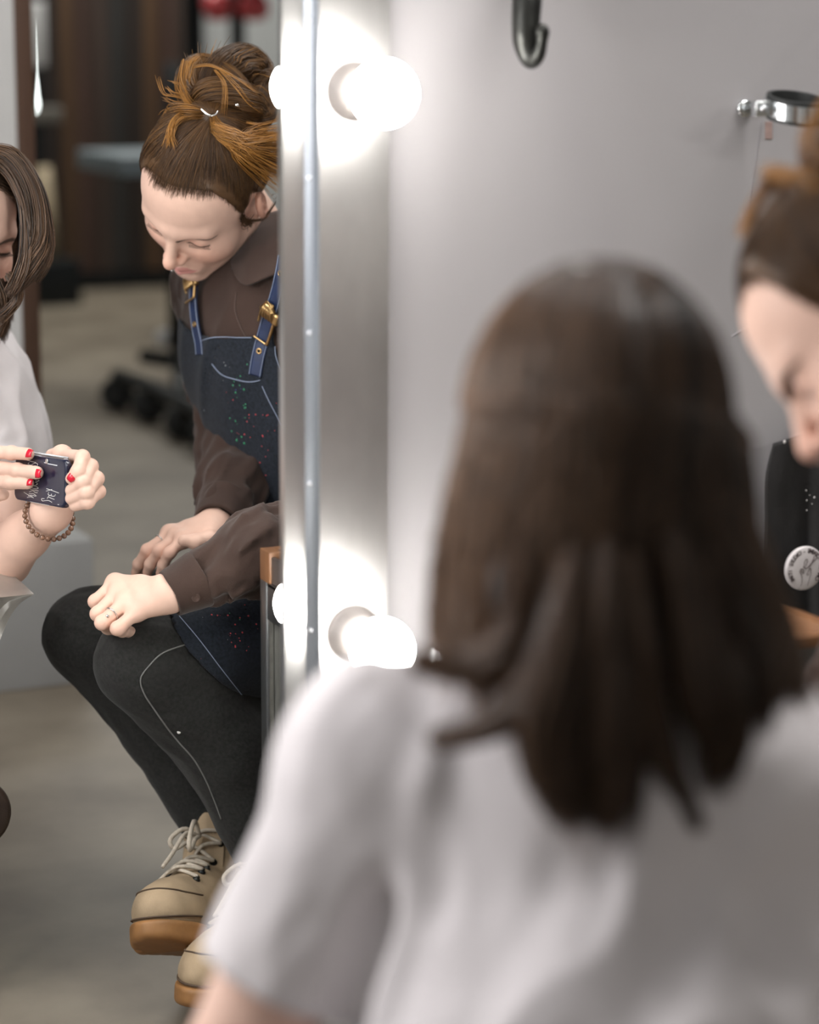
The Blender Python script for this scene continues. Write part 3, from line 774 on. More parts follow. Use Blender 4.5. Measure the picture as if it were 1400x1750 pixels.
def shirt(P):
    t = trunk(P) - .004 * folds(P, tu + tr * .5, .22, .05, 3)
    r = slR(P) - .013 * folds(P, aR + A_(.0, .3, .5), .12, .024, 1) - .004 * folds(P, A_(.3, .2, 1), .06, .016, 9)
    l = slL(P) - .013 * folds(P, aL + A_(.5, .0, .5), .09, .024, 5)
    # gathered puff above each cuff
    return smin(smin(t, r, .016), l, .014)
lo, hi = bounds([LS, RS, RE, LE, PE, NB, RC0, LC0], .10)
shirt_o = solid('shirt', shirt, lo, hi, .0034, M_jack, B)
shirt_o['label'] = 'brown cotton work shirt'
# cuffs
def cuff(name, a, b, ra, rb, flat, parent):
    ax = nrm(b - a)
    def fn(P):
        t = np.clip((P - a) @ ax / np.linalg.norm(b - a), 0, 1); c = a + t[:, None] * (b - a)
        r = np.linalg.norm(P - c, axis=1); rr_ = ra + (rb - ra) * t
        h = (P - a) @ ax; d = np.abs(r - rr_) - .0026
        d = smax(d, np.maximum(-h, h - np.linalg.norm(b - a)), .002)
        return d - .0012 * vnoise(P * 45)
    return solid(name, fn, *bounds([a, b], rb + .02), .0016, M_jack, parent)
c1 = cuff('cuff', V(289, 1015, 2.905), V(343, 989, 2.918), .0275, .0345, 0, shirt_o)
c2 = cuff('cuff', V(371, 896, 3.11), V(386, 862, 3.15), .029, .035, 0, shirt_o)
bt = hit(lambda P: dcone(P, V(289, 1015, 2.905), V(343, 989, 2.918), .0305, .0372), 335, 1022)
vd = nrm(V(337, 1030, 2.5) - V(337, 1030, 2.6))
lathe('button', [(.0055, 0), (.0055, .0016), (.0042, .0022), (.0036, .0016), (.0, .0016)], bt, vd, M_jack, shirt_o, 20)
# collar
def ptz(L): return np.array([[V(*c) for c in r] for r in L])
sheet('collar', ptz([[(424, 402, 3.215), (440, 378, 3.20), (462, 365, 3.19), (492, 358, 3.19)],
                     [(398, 440, 3.185), (428, 420, 3.150), (468, 405, 3.13), (505, 395, 3.13)],
                     [(396, 452, 3.175), (425, 455, 3.130), (470, 445, 3.11), (512, 432, 3.11)],
                     [(396, 458, 3.165), (418, 487, 3.125), (462, 472, 3.10), (512, 455, 3.10)]]), .003, M_jack, shirt_o)
sheet('collar', ptz([[(424, 402, 3.225), (400, 415, 3.27), (375, 430, 3.32), (350, 430, 3.36)],
                     [(400, 440, 3.19), (380, 455, 3.22), (350, 465, 3.27), (325, 460, 3.33)],
                     [(392, 458, 3.18), (372, 480, 3.20), (345, 490, 3.24), (318, 478, 3.31)]]), .003, M_jack, shirt_o)
sf = lambda P: shirt(P)
def surf_line(name, fn, px, r, m, parent, off=.0, n=0, **kw):
    px = spline(np.array([(a, b, 0) for a, b in px], float), len(px) * 5)[:, :2]
    P = hits(fn, px, off=off + r * .6, **kw); P[1:-1] = (P[:-2] + P[1:-1] + P[2:]) / 3; return tube(name, P, r, m, parent, 5, smoothing=0)
surf_line('collar_seam', lambda P: np.minimum(shirt(P), 9), [(404, 500), (402, 530), (412, 560), (421, 576)], .0012, M_seam, shirt_o)

# jeans
HR, HL = A_(1.27, -.60, .465), A_(1.26, -.78, .465)
KR, KL = V(247, 1132, 2.985), V(152, 1086, 3.135)
R1 = np.array([[.7418, -.6621, .1061], [.6360, .6446, -.4242], [.2125, .3821, .8994]]); T1 = A_(1.0133, -.5686, .012) + A_(.024, 0, 0)
fw2 = nrm(A_(-.68, .71, .17)); rt2 = nrm(np.cross(fw2, (0, 0, 1))); R2 = np.stack([rt2, fw2, np.cross(rt2, fw2)], 1)
T2 = V(330, 1694, 2.855) - fw2 * .27; T2[2] = .006
AN1, AN2 = T1 + R1 @ A_(0, .030, .165), T2 + R2 @ A_(0, .035, .16)
def thighs(P):
    a = chain(P, [HR, KR], [.092, .060], 0); b = chain(P, [HL, KL], [.090, .058], 0)
    return np.minimum(a, b)
def legs(P):
    r = chain(P, [HR, KR, (KR * .55 + AN2 * .45) + A_(.040, -.015, 0), AN2], [.098, .060, .064, .048], .020)
    l = chain(P, [HL, KL, (KL * .5 + AN1 * .5) + A_(.015, -.01, 0), AN1], [.090, .058, .050, .045], .018)
    kb = np.exp(-((P - (KR + A_(.07, .03, -.01))) ** 2).sum(1) / .006) + np.exp(-((P - (KL + A_(.06, .0, -.01))) ** 2).sum(1) / .006)
    fo = folds(P, A_(1, .1, -.45), .11, .024, 2)
    r = r - (.0018 + .006 * kb) * fo - .0012 * vnoise(P * 30); l = l - (.0018 + .006 * kb) * fo - .0012 * vnoise(P * 30)
    pel = dell(P, PE - A_(0, 0, .03), (.17, .125, .09), TM)
    d = np.minimum(smin(r, pel, .05), smin(l, pel, .05))
    for an, R_ in ((AN1, R1), (AN2, R2)):
        d = np.maximum(d, -np.maximum(dball(P, an - A_(0, 0, .0), .075), (P - an) @ R_[:, 2] + .02))
    return d
jeans_o = solid('jeans', legs, *bounds([HR, HL, KR, KL, AN1, AN2, PE], .12), .0034, M_jean, B)
jeans_o['label'] = 'faded black denim jeans'
lf = lambda P: legs(P)
surf_line('seam', lf, [(330, 1098), (300, 1107), (275, 1118), (255, 1138), (240, 1160), (246, 1185), (262, 1210), (285, 1243), (305, 1268), (330, 1296), (350, 1330), (365, 1365), (378, 1400)], .0011, M_stitch, jeans_o)
lathe('paint_dot', [(.0028, 0), (.002, .0008)], hit(lf, 306, 1251), vd, M_speck, jeans_o, 8)

# boots
M_boot = mat('tan_nubuck', (.36, .27, .175), .78, var=.22, vscale=22, bump=.2, bscale=300, spec=.2)
M_gum = mat('gum_sole', (.29, .14, .048), .55, var=.25, vscale=25, bump=.15, bscale=120)
M_lace = mat('cream_lace', (.50, .44, .36), .8, var=.15, vscale=200, bump=.3, bscale=700)
M_dark = mat('dark_welt', (.08, .05, .03), .7, var=.2)
def boot(R_, T_, lab, loosen):
    W_ = lambda *p: T_ + R_ @ A_(*p)
    bo = empty('boot'); bo.parent = B; bo['label'] = lab
    def upper(P):
        q = local(P, R_, T_)
        d = chain(q, [(0, .055, .075), (0, .13, .068), (0, .195, .052), (0, .225, .050)], [.038, .037, .036, .034], .03)
        d = smin(d, dell(q, (0, .222, .048), (.034, .045, .032)), .02)
        d = smin(d, chain(q, [(0, .045, .06), (0, .042, .12), (0, .036, .165)], [.041, .043, .046], .02), .03)
        d = smin(d, dball(q, (0, .022, .05), .036), .02)
        d = smax(d, .026 - q[:, 2], .006)
        top = .172 - .25 * (q[:, 1] - .04) * 0
        d = smax(d, q[:, 2] - top, .004)
        d = smax(d, -smax(chain(q, [(0, .040, .13), (0, .034, .20)], [.036, .041], 0), .135 - q[:, 2], .01), .003)
        return d - .0010 * vnoise(P * 60)
    lo_, hi_ = bounds([W_(x, y, z) for x in (-.06, .06) for y in (-.03, .29) for z in (0, .19)], .012)
    solid('boot_upper', upper, lo_, hi_, .0022, M_boot, bo)
    def sole(P):
        q = local(P, R_, T_)
        pl_ = q.copy(); pl_[:, 2] = 0
        d = smin(chain(pl_, [(0, .022, 0), (0, .10, 0), (.0, .205, 0)], [.036, .034, .041], .02), dell(pl_, (0, .215, 0), (.039, .060, 1)), .02)
        wave = .004 * np.sin(q[:, 1] * 60)
        top = .031 + .007 * np.clip((q[:, 1] - .19) / .08, 0, 1) + .002 * wave
        dd = smax(smax(d - .003, q[:, 2] - top, .006), -q[:, 2] + .22 * np.clip(q[:, 1] - .21, 0, 1), .010)
        gro = np.abs(q[:, 2] - .020) - .0014
        dd = smax(dd, -np.maximum(np.maximum(gro, -(d + .0)), -.01 + 0 * d), .002) if False else dd
        lug = smax(np.abs(np.mod(q[:, 1], .030) - .015) - .004, q[:, 2] - .010, .002)
        return smax(dd, -np.maximum(lug, -(d + .010)), .002)
    solid('sole', sole, lo_, hi_, .0022, M_gum, bo)
    # toe seam, tongue, laces, hooks
    us = [W_(s * .034 * math.sin(a), .200 + .048 * math.cos(a), .066 + .004 * math.cos(a)) for s in (1,) for a in np.linspace(-1.75, 1.75, 14)]
    def push(p, off=.0006):
        p = np.array(p); 
        for _ in range(10):
            e = 1e-4; d0 = upper(p[None])[0]; gr = np.array([upper((p + e * np.eye(3)[i])[None])[0] - d0 for i in range(3)]) / e
            p = p - gr * (d0 - off) / (gr @ gr + 1e-9)
        return p
    tube('toe_seam', [push(p) for p in us], .0012, M_dark, bo, 5)
    tube('welt_stitch', [W_(.044 * math.sin(a), .205 + .066 * math.cos(a), .041) for a in np.linspace(-1.6, 1.6, 16)], .0014, M_dark, bo, 5)
    sheet('tongue', [[W_(x * w_, .094 - .25 * (z - .125) - abs(x) * .45 + .25 * max(0, z - .17), z) for x in (-.026, -.014, 0, .014, .026)] for z, w_ in ((.110, 1), (.140, 1), (.165, 1), (.183, .95), (.193, .7))], .007, M_boot, bo)
    rows = [(.170, .085), (.150, .100), (.128, .115), (.106, .130), (.092, .146), (.084, .160)]
    hk_ = {}
    for i, (y, z) in enumerate(rows):
        for s in (1, -1):
            p = push(W_(s * (.020 + .0022 * i), y - .004 * i * 0, z), .0)
            q = push(p, .003); out = nrm(q - p)
            h = lathe('lace_hook', [(.0052, 0), (.0052, .0014), (.0034, .0030), (.0026, .0042), (.0034, .0050), (.0, .0052)], p, out, M_black if i % 2 else M_iron, bo, 12)
            hk_[(i, s)] = p + out * .0045
    for i in range(5):
        mid = (hk_[(i, 1)] + hk_[(i + 1, -1)]) / 2 + R_ @ A_(0, .006, .006)
        tube('lace', [hk_[(i, 1)], mid, hk_[(i + 1, -1)]], .0026, M_lace, bo, 6)
        mid = (hk_[(i, -1)] + hk_[(i + 1, 1)]) / 2 + R_ @ A_(0, .010, .010)
        tube('lace', [hk_[(i, -1)], mid, hk_[(i + 1, 1)]], .0026, M_lace, bo, 6)
    k = (hk_[(4, 1)] + hk_[(4, -1)]) / 2 + R_ @ A_(0, .014, .010)
    tube('lace_bow', [k, k + R_ @ A_(.004, .022, .018), k + R_ @ A_(.010, .055, -.008), k + R_ @ A_(.008, .050, -.022), k + R_ @ A_(.002, .02, -.006), k], .0034, M_lace, bo, 6)
    tube('lace_bow', [k, k + R_ @ A_(-.012, .020, .010), k + R_ @ A_(-.026, .036, -.004), k + R_ @ A_(-.022, .030, -.016), k + R_ @ A_(-.006, .012, -.004), k], .0030, M_lace, bo, 6)
    tube('lace_end', [k, k + R_ @ A_(-.006, .030, .002), k + R_ @ A_(-.012, .066, -.028), k + R_ @ A_(-.014, .090, -.044)], [.0030, .0034, .0026], M_lace, bo, 6)
    return bo
boot(R1, T1, 'tan lace-up boot on the far foot, toe lifted', 1)
boot(R2, T2, 'tan lace-up boot on the near foot', 0)

# body under the clothes, one mesh with head and hands
def core(P): return np.minimum(smin(trunk(P) + .012, np.minimum(slR(P), slL(P)) + .026, .02), np.minimum(chain(P, [HR, KR, AN2, T2 + R2 @ A_(0, .05, .06), T2 + R2 @ A_(0, .2, .05)], [.060, .030, .024, .022, .018], .02), chain(P, [HL, KL, AN1, T1 + R1 @ A_(0, .05, .06), T1 + R1 @ A_(0, .2, .05)], [.060, .030, .024, .022, .018], .02)))
v, f = sdf_mesh(core, *bounds([LS, RS, RE, LE, PE, NB, KR, KL, AN1, AN2, T1, T2], .12), .008)
pB.append((v, f))
pieces_mesh('body', pB, M_skinB, B)

# apron: bib, lap, straps
def to_t(P): q = (P - CH) @ TM; return q
ztop = hit(shirt, 400, 577)
qtop = (ztop - CH) @ TM
def apron_body(P): return smin(trunk(P), legs_in(P), .04)
def legs_in(P):
    return smin(thighs(P), dell(P, PE - A_(0, 0, .03), (.17, .125, .09), TM), .06)
e1, e2, e3 = hit(lf, 296, 1050), hit(lf, 441, 1232), V(345, 975, 3.17)
pn = nrm(np.cross(e2 - e1, e3 - e1)); pn = pn if pn @ (KR - e1) > 0 else -pn
def apron(P):
    b = trunk(P) - .004 * folds(P, tu + tr * .5, .22, .05, 3); l = legs_in(P) - .003 * folds(P, A_(.3, .3, 1), .2, .06, 7)
    d = np.abs(smin(b, l, .05) - .0062) - .0022
    q = (P - CH) @ TM
    hw = np.interp(q[:, 2], [qtop[2] - .30, qtop[2] - .14, qtop[2] - .05, qtop[2]], [.26, .165, .115, .100])
    reg = np.maximum(np.abs(q[:, 0]) - hw, q[:, 2] - qtop[2] - .012 * (np.abs(q[:, 0]) / .1) ** 2)
    reg = np.maximum(reg, (P - e1) @ pn)
    back = np.where(P[:, 2] > .60, -q[:, 1] - .01, -9.)
    return smax(smax(d, reg, .0015), back, .002)
M_ap = M_denim
apron_o = solid('apron', apron, *bounds([CH, KR, KL, PE, ztop, HR, HL], .20), .0030, M_ap, B)
apron_o['label'] = 'dark indigo denim apron splashed with paint'
af = lambda P: np.minimum(apron(P), shirt(P))
def ribbon(name, fn, px, w, off, th, m, parent, wdir=None, **kw):
    """flat band lying on a solid along picture points"""
    P = spline(hits(fn, px, off=off, **kw), 40); T = np.gradient(P, axis=0); T /= np.linalg.norm(T, axis=1, keepdims=True)
    g = []
    for p, t in zip(P, T):
        e = 1e-3; d0 = trunk(p[None])[0]; gr = nrm([trunk((p + e * np.eye(3)[i])[None])[0] - d0 for i in range(3)])
        s = nrm(np.cross(t, gr)); g.append([p + s * w * a for a in (-1, -.5, 0, .5, 1)])
    g = np.array(g); o = sheet(name, g, th, m, parent, 0); return o, g
s1, g1 = ribbon('strap', shirt, [(486, 436), (480, 470), (470, 512), (458, 548), (449, 580), (441, 612), (436, 642)], .0098, .0085, .003, M_strap, apron_o)
s2, g2 = ribbon('strap', shirt, [(334, 470), (331, 495), (331, 525), (335, 560), (340, 585), (342, 606)], .0088, .0085, .003, M_strap, apron_o)
for g in (g1, g2):
    for j in (0, 4):
        line = g[:, j] * .86 + g[:, 2] * .14
        k = 0; Nn = np.cross(np.gradient(g, axis=0)[:, 2], g[:, 4] - g[:, 0]); Nn /= np.linalg.norm(Nn, axis=1, keepdims=True)
        seg = line + np.where(((line + Nn * .004 - CAM_O) ** 2).sum(1) < 1e9, 1, 1)[:, None] * 0
        fl_ = np.array([V(0, 0, 1)])
        sg = np.sign((Nn @ tf).mean()); tube('strap_stitch', seg + Nn * sg * .0018, .0006, M_thread, s1 if g is g1 else s2, 4, smoothing=0)
def buckle(g, k0, k1, parent, sg_):
    b = empty('buckle'); b.parent = parent; b['label'] = 'ornate brass buckle'
    a, c = g[k0], g[k1]
    N_ = nrm(np.cross(c[2] - a[2], a[4] - a[0])); N_ = N_ if N_ @ tf > 0 else -N_
    sd = nrm(a[4] - a[0]); ax = nrm(c[2] - a[2]); L = np.linalg.norm(c[2] - a[2]); o = N_ * .006
    w = .0125
    p = a[2] + o
    parts = []
    def add(pts, r): parts.append((spline(np.array(pts), 24), r))
    add([p + sd * w, p + sd * w + ax * L * .5, p + sd * w * .95 + ax * L], .0022)
    add([p + sd * w + ax * L, p - sd * w + ax * L], .0016)
    add([p + sd * w, p + sd * w * .5 - ax * .010 + N_ * .004, p - sd * w * .3 - ax * .012 + N_ * .004, p - sd * w], .0034)
    add([p - sd * w, p - sd * w * .9 + ax * L * .45], .0016)
    for q in np.linspace(-.8, .8, 5): add([p + sd * w * q + ax * .006 + N_ * .002, p + sd * w * q * .7 - ax * .006 + N_ * .006, p + sd * w * q * .5 - ax * .016 + N_ * .002], .0022)
    add([p + sd * w * 1.2 - ax * .004, p + sd * w * 1.25 + ax * .006], .0044)
    def fn(P):
        d = None
        for s_, r_ in parts:
            e = poly_dist(P, s_[::3]) - r_; d = e if d is None else smin(d, e, .0012)
        return d
    P_ = np.concatenate([s_ for s_, _ in parts]); v_, f_ = sdf_mesh(fn, *bounds(P_, .008), .0009)
    link('buckle_casting', np_mesh('buckle_casting', v_, f_), M_gold, b)
    o_ = a[2] + (c[2] - a[2]) * .70
    return b
buckle(g1, 17, 26, s1, 1)
buckle(g2, 5, 13, s2, 1)
def eyelet(p, n, parent):
    lathe('eyelet', [(.0042, 0), (.0042, .0012), (.0036, .0018), (.0024, .0018), (.0020, .0008), (.0, .0008)], p, n, M_gold, parent, 16)
for g, ks, par in ((g1, (30, 6), s1), (g2, (22,), s2)):
    for k in ks:
        N_ = nrm(np.cross(g[k + 1, 2] - g[k, 2], g[k, 4] - g[k, 0])); N_ = N_ if N_ @ tf > 0 else -N_
        eyelet(g[k, 2] + N_ * .0012, N_, par)
        lathe('eyelet_hole', [(.0021, 0), (.0021, .0004)], g[k, 2] + N_ * .0021, N_, M_black, par, 10)
surf_line('apron_hem_stitch', apron, [(345, 582), (362, 577), (385, 576), (405, 577), (430, 577)], .0007, M_thread, apron_o, off=.0012)
surf_line('apron_edge_stitch', apron, [(470, 592), (471, 606), (475, 620), (482, 635)], .0007, M_thread, apron_o, off=.0012)
surf_line('pocket_stitch', apron, [(362, 622), (378, 640), (400, 648), (425, 653), (445, 650)], .0008, M_thread, apron_o, off=.0008)
surf_line('pocket_stitch', apron, [(448, 660), (458, 682), (470, 705), (482, 728)], .0007, M_thread, apron_o, off=.0012)
surf_line('lap_hem_stitch', apron, [(306, 1052), (340, 1092), (380, 1145), (420, 1196)], .0006, M_thread, apron_o, off=.0010)
# dried paint drops on the apron
M_pr = mat('red_paint_drop', (.55, .05, .06), .5, var=.2); M_pg = mat('green_paint_drop', (.02, .22, .10), .5, var=.2); M_pw = mat('grey_paint_drop', (.30, .32, .33), .6, var=.2); M_pb = mat('blue_paint_drop', (.05, .06, .35), .5, var=.2)
rs = random.Random(5)
def drops(n, cx, cy, sx, sy, m, r0, r1, keep=lambda x, y: True):
    for _ in range(n):
        px, py = rs.gauss(cx, sx), rs.gauss(cy, sy)
        if not keep(px, py): continue
        zs = np.linspace(2.8, 3.5, 500); P = np.array([V(px, py, z) for z in zs]); d = apron(P); ds = shirt(P)
        if not (d < 0).any(): continue
        k = np.argmax(d < 0)
        if (ds[:k] < -.001).any(): continue
        r = rs.uniform(r0, r1); lathe('paint_drop', [(r, -.0005), (r * .8, r * .35), (r * .2, r * .5)], P[k], vd, m, apron_o, 7)
drops(40, 425, 735, 22, 45, M_pr, .0005, .0015); drops(30, 408, 710, 9, 40, M_pg, .0007, .0021); drops(14, 425, 800, 10, 30, M_pg, .0006, .0018)
drops(16, 405, 640, 30, 35, M_pw, .0004, .0011); drops(5, 412, 665, 6, 5, M_pb, .0006, .0012); drops(10, 455, 790, 20, 20, M_pr, .0005, .0014)
drops(6, 440, 860, 10, 10, M_pr, .0006, .0018); drops(5, 445, 865, 10, 8, M_pg, .0008, .0018)
drops(60, 400, 1075, 26, 32, M_pr, .0005, .0016); drops(10, 425, 1060, 15, 20, M_pg, .0005, .0014); drops(16, 380, 1070, 35, 30, M_pw, .0004, .0009)
M_bl = mat('green_paint_splash', (.015, .13, .07), .6, var=.4, vscale=90)

# jewellery
def ring_on(name, c, ax, R_, r, m, parent, n=28):
    ax = nrm(ax); u_ = nrm(np.cross(ax, (0, 0, 1))); w_ = np.cross(ax, u_)
    return tube(name, [c + R_ * (u_ * math.cos(a) + w_ * math.sin(a)) for a in np.linspace(0, 2 * math.pi, n, endpoint=False)], r, m, parent, 8, closed=True, smoothing=0)
rg = ring_on('finger_ring', fR[2][0] * .40 + fR[2][1] * .60, fR[2][1] - fR[2][0], .0096, .0011, M_silver, B)
gm = lathe('ring_stone', [(.0, 0), (.0026, .0008), (.0020, .0024), (.0, .0026)], hit(fnRH, 184, 1053), vd, M_silver, rg, 10)
ring_on('finger_ring', fL[2][0] * .55 + fL[2][1] * .45, fL[2][1] - fL[2][0], .0094, .0009, M_silver, B)
ear0 = TB + RB @ A_(.0775, -.010, .0)
ring_on('earring', TB + RB @ A_(.092, -.022, .012), RB @ A_(.2, .5, .8), .0034, .0005, M_silver, B)
ring_on('nose_ring', TB + RB @ A_(.0, .1115, -.0305), RB @ A_(0, 1, .3), .0042, .0006, M_silver, B)
# ------------------------------------------------------------------ hair of the seated woman
CR0 = A_(0, -.012, .050)
def cran(q):
    d = dell(q, (0, -.012, .047), (.072, .093, .086)); d = smin(d, dell(q, (0, .034, .052), (.060, .054, .056)), .03)
    return smin(d, dcone(q, (0, -.05, -.01), (0, -.045, -.07), .055, .045), .03)
def on_scalp(q, off):
    q = np.array(q, float); off = np.broadcast_to(off, (len(q),))
    for _ in range(6):
        c = np.where(q[:, 2:3] < .0, A_(0, -.03, -.02), CR0); u_ = q - c; u_ /= np.linalg.norm(u_, axis=1, keepdims=True) + 1e-9
        q = q + u_ * (off - cran(q))[:, None]
    return q
def hairline(y): return np.interp(y, [-.11, -.06, -.03, -.012, .0, .012, .022, .034, .050, .062, .076, .09], [-.060, -.055, -.035, .018, .034, .026, -.004, .034, .084, .092, .094, .097])
def bun_cap(P):
    q = local(P, RB, TB); return smax(cran(q) - .0002 - .0038 * np.clip((q[:, 2] - hairline(q[:, 1]) - .003) / .03, 0, 1) - .0004 * vnoise(q * 160), hairline(q[:, 1]) + .011 - q[:, 2], .006)
hairB = solid('hair', bun_cap, *bounds([TB + RB @ A_(x, y, z) for x in (-.09, .09) for y in (-.12, .1) for z in (-.09, .15)], .005), .0022, M_hairB, B)
set_attr(hairB.data, 'tone', np.full((len(hairB.data.vertices), 1), .10)); hairB['label'] = 'brown hair swept up into a messy bun with amber ends'
BBw = hit(bun_cap, 362, 203); BB = (BBw - TB) @ RB
n = 5200
th = RNG.uniform(0, 2 * np.pi, n * 3); zz = RNG.uniform(-.7, 1, n * 3); rr_ = np.sqrt(1 - zz ** 2)
q = CR0 + .09 * np.stack([rr_ * np.cos(th), rr_ * np.sin(th), zz], 1); q = on_scalp(q, .0015)
q = q[q[:, 2] > hairline(q[:, 1]) + .006][:n]
# extra roots in the band along the hairline, so the edge is fine hair
th = RNG.uniform(0, 2 * np.pi, 60000); zz = RNG.uniform(-.5, 1, 60000); rr_ = np.sqrt(1 - zz ** 2)
e = on_scalp(CR0 + .09 * np.stack([rr_ * np.cos(th), rr_ * np.sin(th), zz], 1), .0008)
g_ = e[:, 2] - hairline(e[:, 1]) - .004 * vnoise(e * 70); e = e[(g_ > -.003) & (g_ < .010) & (e[:, 1] > -.03) & (RNG.uniform(-.003, .006, len(e)) < g_)][:5200]
n_main = len(q); q = np.concatenate([q, e]); n = len(q)
k = 16; t = np.linspace(0, 1, k); off = RNG.uniform(.0035, .0085, n)
P = np.zeros((n, k, 3)); wob = RNG.normal(0, .0022, (n, 1, 3)) * np.sin(np.pi * t)[None, :, None]
for i, s in enumerate(t):
    p = q * (1 - s) + BB * s + wob[:, i] * 1.0
    lift = .0006 + off * min(1, s * 2.2) ** 1.3 + .002 * s
    P[:, i] = on_scalp(p, np.where(s > .97, .004, lift)) if i else on_scalp(p, .0006)
tone = np.clip(RNG.normal(.10, .10, (n, 1)) + .05 * t[None], 0, 1)
sc = strands('scalp_strands', TB + P[:n_main] @ RB.T, .00036, M_hairB, hairB, tone[:n_main])
strands('hairline_strands', TB + P[n_main:] @ RB.T, .00019, M_hairB, hairB, tone[n_main:] * .8)
def bundle(pts, rad, n, k=22, twist=1.5, jit=.0015, seed=0, tone=(.3, .1), ends=None, frizz=0.0):
    """a lock of hair: n strands around a centre line; rad may vary along it"""
    r_ = np.random.default_rng(seed); c = spline(np.asarray(pts, float), k); T, N, Bn = frames(c[None])
    N, Bn = N[0], Bn[0]; rad = np.interp(np.linspace(0, 1, k), np.linspace(0, 1, np.size(rad)), np.atleast_1d(rad))
    a = r_.uniform(0, 2 * np.pi, n); s = np.sqrt(r_.uniform(0.05, 1, n)); tt = np.linspace(0, 1, k)
    ang = a[:, None] + twist * tt[None] * r_.normal(1, .25, (n, 1)); R_ = s[:, None] * rad[None]
    P = c[None] + R_[..., None] * (np.cos(ang)[..., None] * N[None] + np.sin(ang)[..., None] * Bn[None])
    P = P + r_.normal(0, jit, (n, 1, 3)) + frizz * r_.normal(0, 1, (n, 1, 3)) * (tt ** 2)[None, :, None]
    tn = np.clip(r_.normal(tone[0], tone[1], (n, 1)) + np.zeros((1, k)), 0, 1)
    if ends is not None: tn = np.clip(tn + ends * tt[None], 0, 1)
    return P, tn
Vs = lambda L: [V(*p) for p in L]
def HC(px, py, off): return hit(bun_cap, px, py, 2.9, 3.4, off=off)
bl = []
bl.append(bundle(Vs([(362, 200, 3.12), (356, 165, 3.10), (370, 125, 3.10), (405, 106, 3.12), (436, 120, 3.14), (444, 155, 3.14), (432, 182, 3.12), (400, 192, 3.10)]), [.012, .019, .023, .025, .024, .020, .012], 1000, 26, 2.0, .0012, 1, (.13, .08)))
bl.append(bundle(Vs([(358, 196, 3.10), (328, 178, 3.08), (318, 140, 3.09), (338, 112, 3.11), (372, 118, 3.10), (405, 145, 3.08), (425, 180, 3.07)]), [.009, .014, .015, .015, .015, .015, .010], 700, 26, 1.6, .0012, 2, (.26, .16)))
bl.append(bundle(Vs([(330, 186, 3.07), (352, 158, 3.055), (392, 156, 3.05), (428, 172, 3.06), (446, 192, 3.09)]), [.010, .016, .019, .017, .008], 650, 24, 1.2, .0012, 3, (.16, .09)))
bl.append(bundle(Vs([(345, 196, 3.09), (385, 200, 3.07), (425, 204, 3.08), (455, 200, 3.12), (462, 170, 3.15)]), [.008, .011, .012, .012, .010], 350, 22, 1.5, .001, 4, (.15, .1)))
bl.append(bundle(Vs([(420, 120, 3.17), (400, 150, 3.19), (370, 170, 3.18)]), [.03, .036, .03], 500, 16, 1.5, .001, 5, (.10, .05)))
# amber tails
TB_off = RB @ A_(.006, .012, .004)
for i, (x1_, y1_, x2_, y2_, nn) in enumerate(((440, 250, 486, 258, 130), (432, 262, 484, 285, 130), (422, 268, 470, 300, 100), (445, 240, 492, 240, 90), (408, 258, 462, 318, 60), (440, 232, 490, 222, 60))):
    bl.append(bundle([HC(366, 203, .004), HC(373, 222, .012), HC(396 + i * 3, 236 + i * 2, .018), HC(x1_, y1_, .018), HC(x2_, y2_, .012) + A_(.0, .02, 0)], [.003, .008, .011, .012, .014], nn, 20, .8, .0012, 20 + i, (.50, .22), .35, .005))
bl.append(bundle([HC(345, 194, .010), HC(320, 190, .020), V(297, 193, 3.075), V(287, 208, 3.075)], [.005, .009, .009, .005], 130, 18, .8, .0012, 30, (.50, .2), .3, .004))
bl.append(bundle([HC(330, 192, .012), HC(305, 202, .014), HC(291, 222, .012), HC(285, 250, .010)], [.004, .005, .004, .002], 30, 18, .8, .0008, 31, (.65, .2), .3, .003))
bl.append(bundle([HC(325, 196, .012), HC(303, 208, .014), HC(295, 232, .012), HC(300, 252, .010)], [.004, .004, .002, .001], 10, 18, .8, .0008, 32, (.65, .2), .3, .003))
for i, (L, nn, rd) in enumerate((([(325, 172, 3.07), (300, 165, 3.07), (280, 160, 3.07), (271, 132, 3.07)], 6, 1), ([(318, 165, 3.07), (298, 160, 3.07), (284, 148, 3.07)], 7, 1.4), ([(325, 180, 3.07), (298, 176, 3.07), (280, 168, 3.07)], 9, 1.6), ([(322, 150, 3.07), (302, 142, 3.07), (292, 138, 3.07)], 5, 1),
                       ([(316, 104, 3.06), (311, 140, 3.045), (318, 168, 3.045), (335, 187, 3.05), (352, 198, 3.05)], 34, 2.2), ([(330, 116, 3.05), (362, 114, 3.04), (400, 133, 3.035), (438, 160, 3.045)], 9, 1.2),
                       ([(366, 120, 3.045), (381, 140, 3.03), (385, 165, 3.025), (382, 200, 3.035)], 9, 1.0), ([(375, 118, 3.04), (405, 150, 3.03), (425, 175, 3.04), (448, 192, 3.06)], 7, 1), ([(395, 202, 3.05), (440, 214, 3.06), (470, 208, 3.09), (482, 190, 3.11)], 9, 1.2), ([(340, 98, 3.06), (325, 112, 3.05), (318, 140, 3.045)], 22, 2.4))):
    bl.append(bundle(Vs(L), np.array([.0012, .0024, .002, .0012]) * rd, nn, 20, .5, .0008, 40 + i, (.72, .2), None, .002))
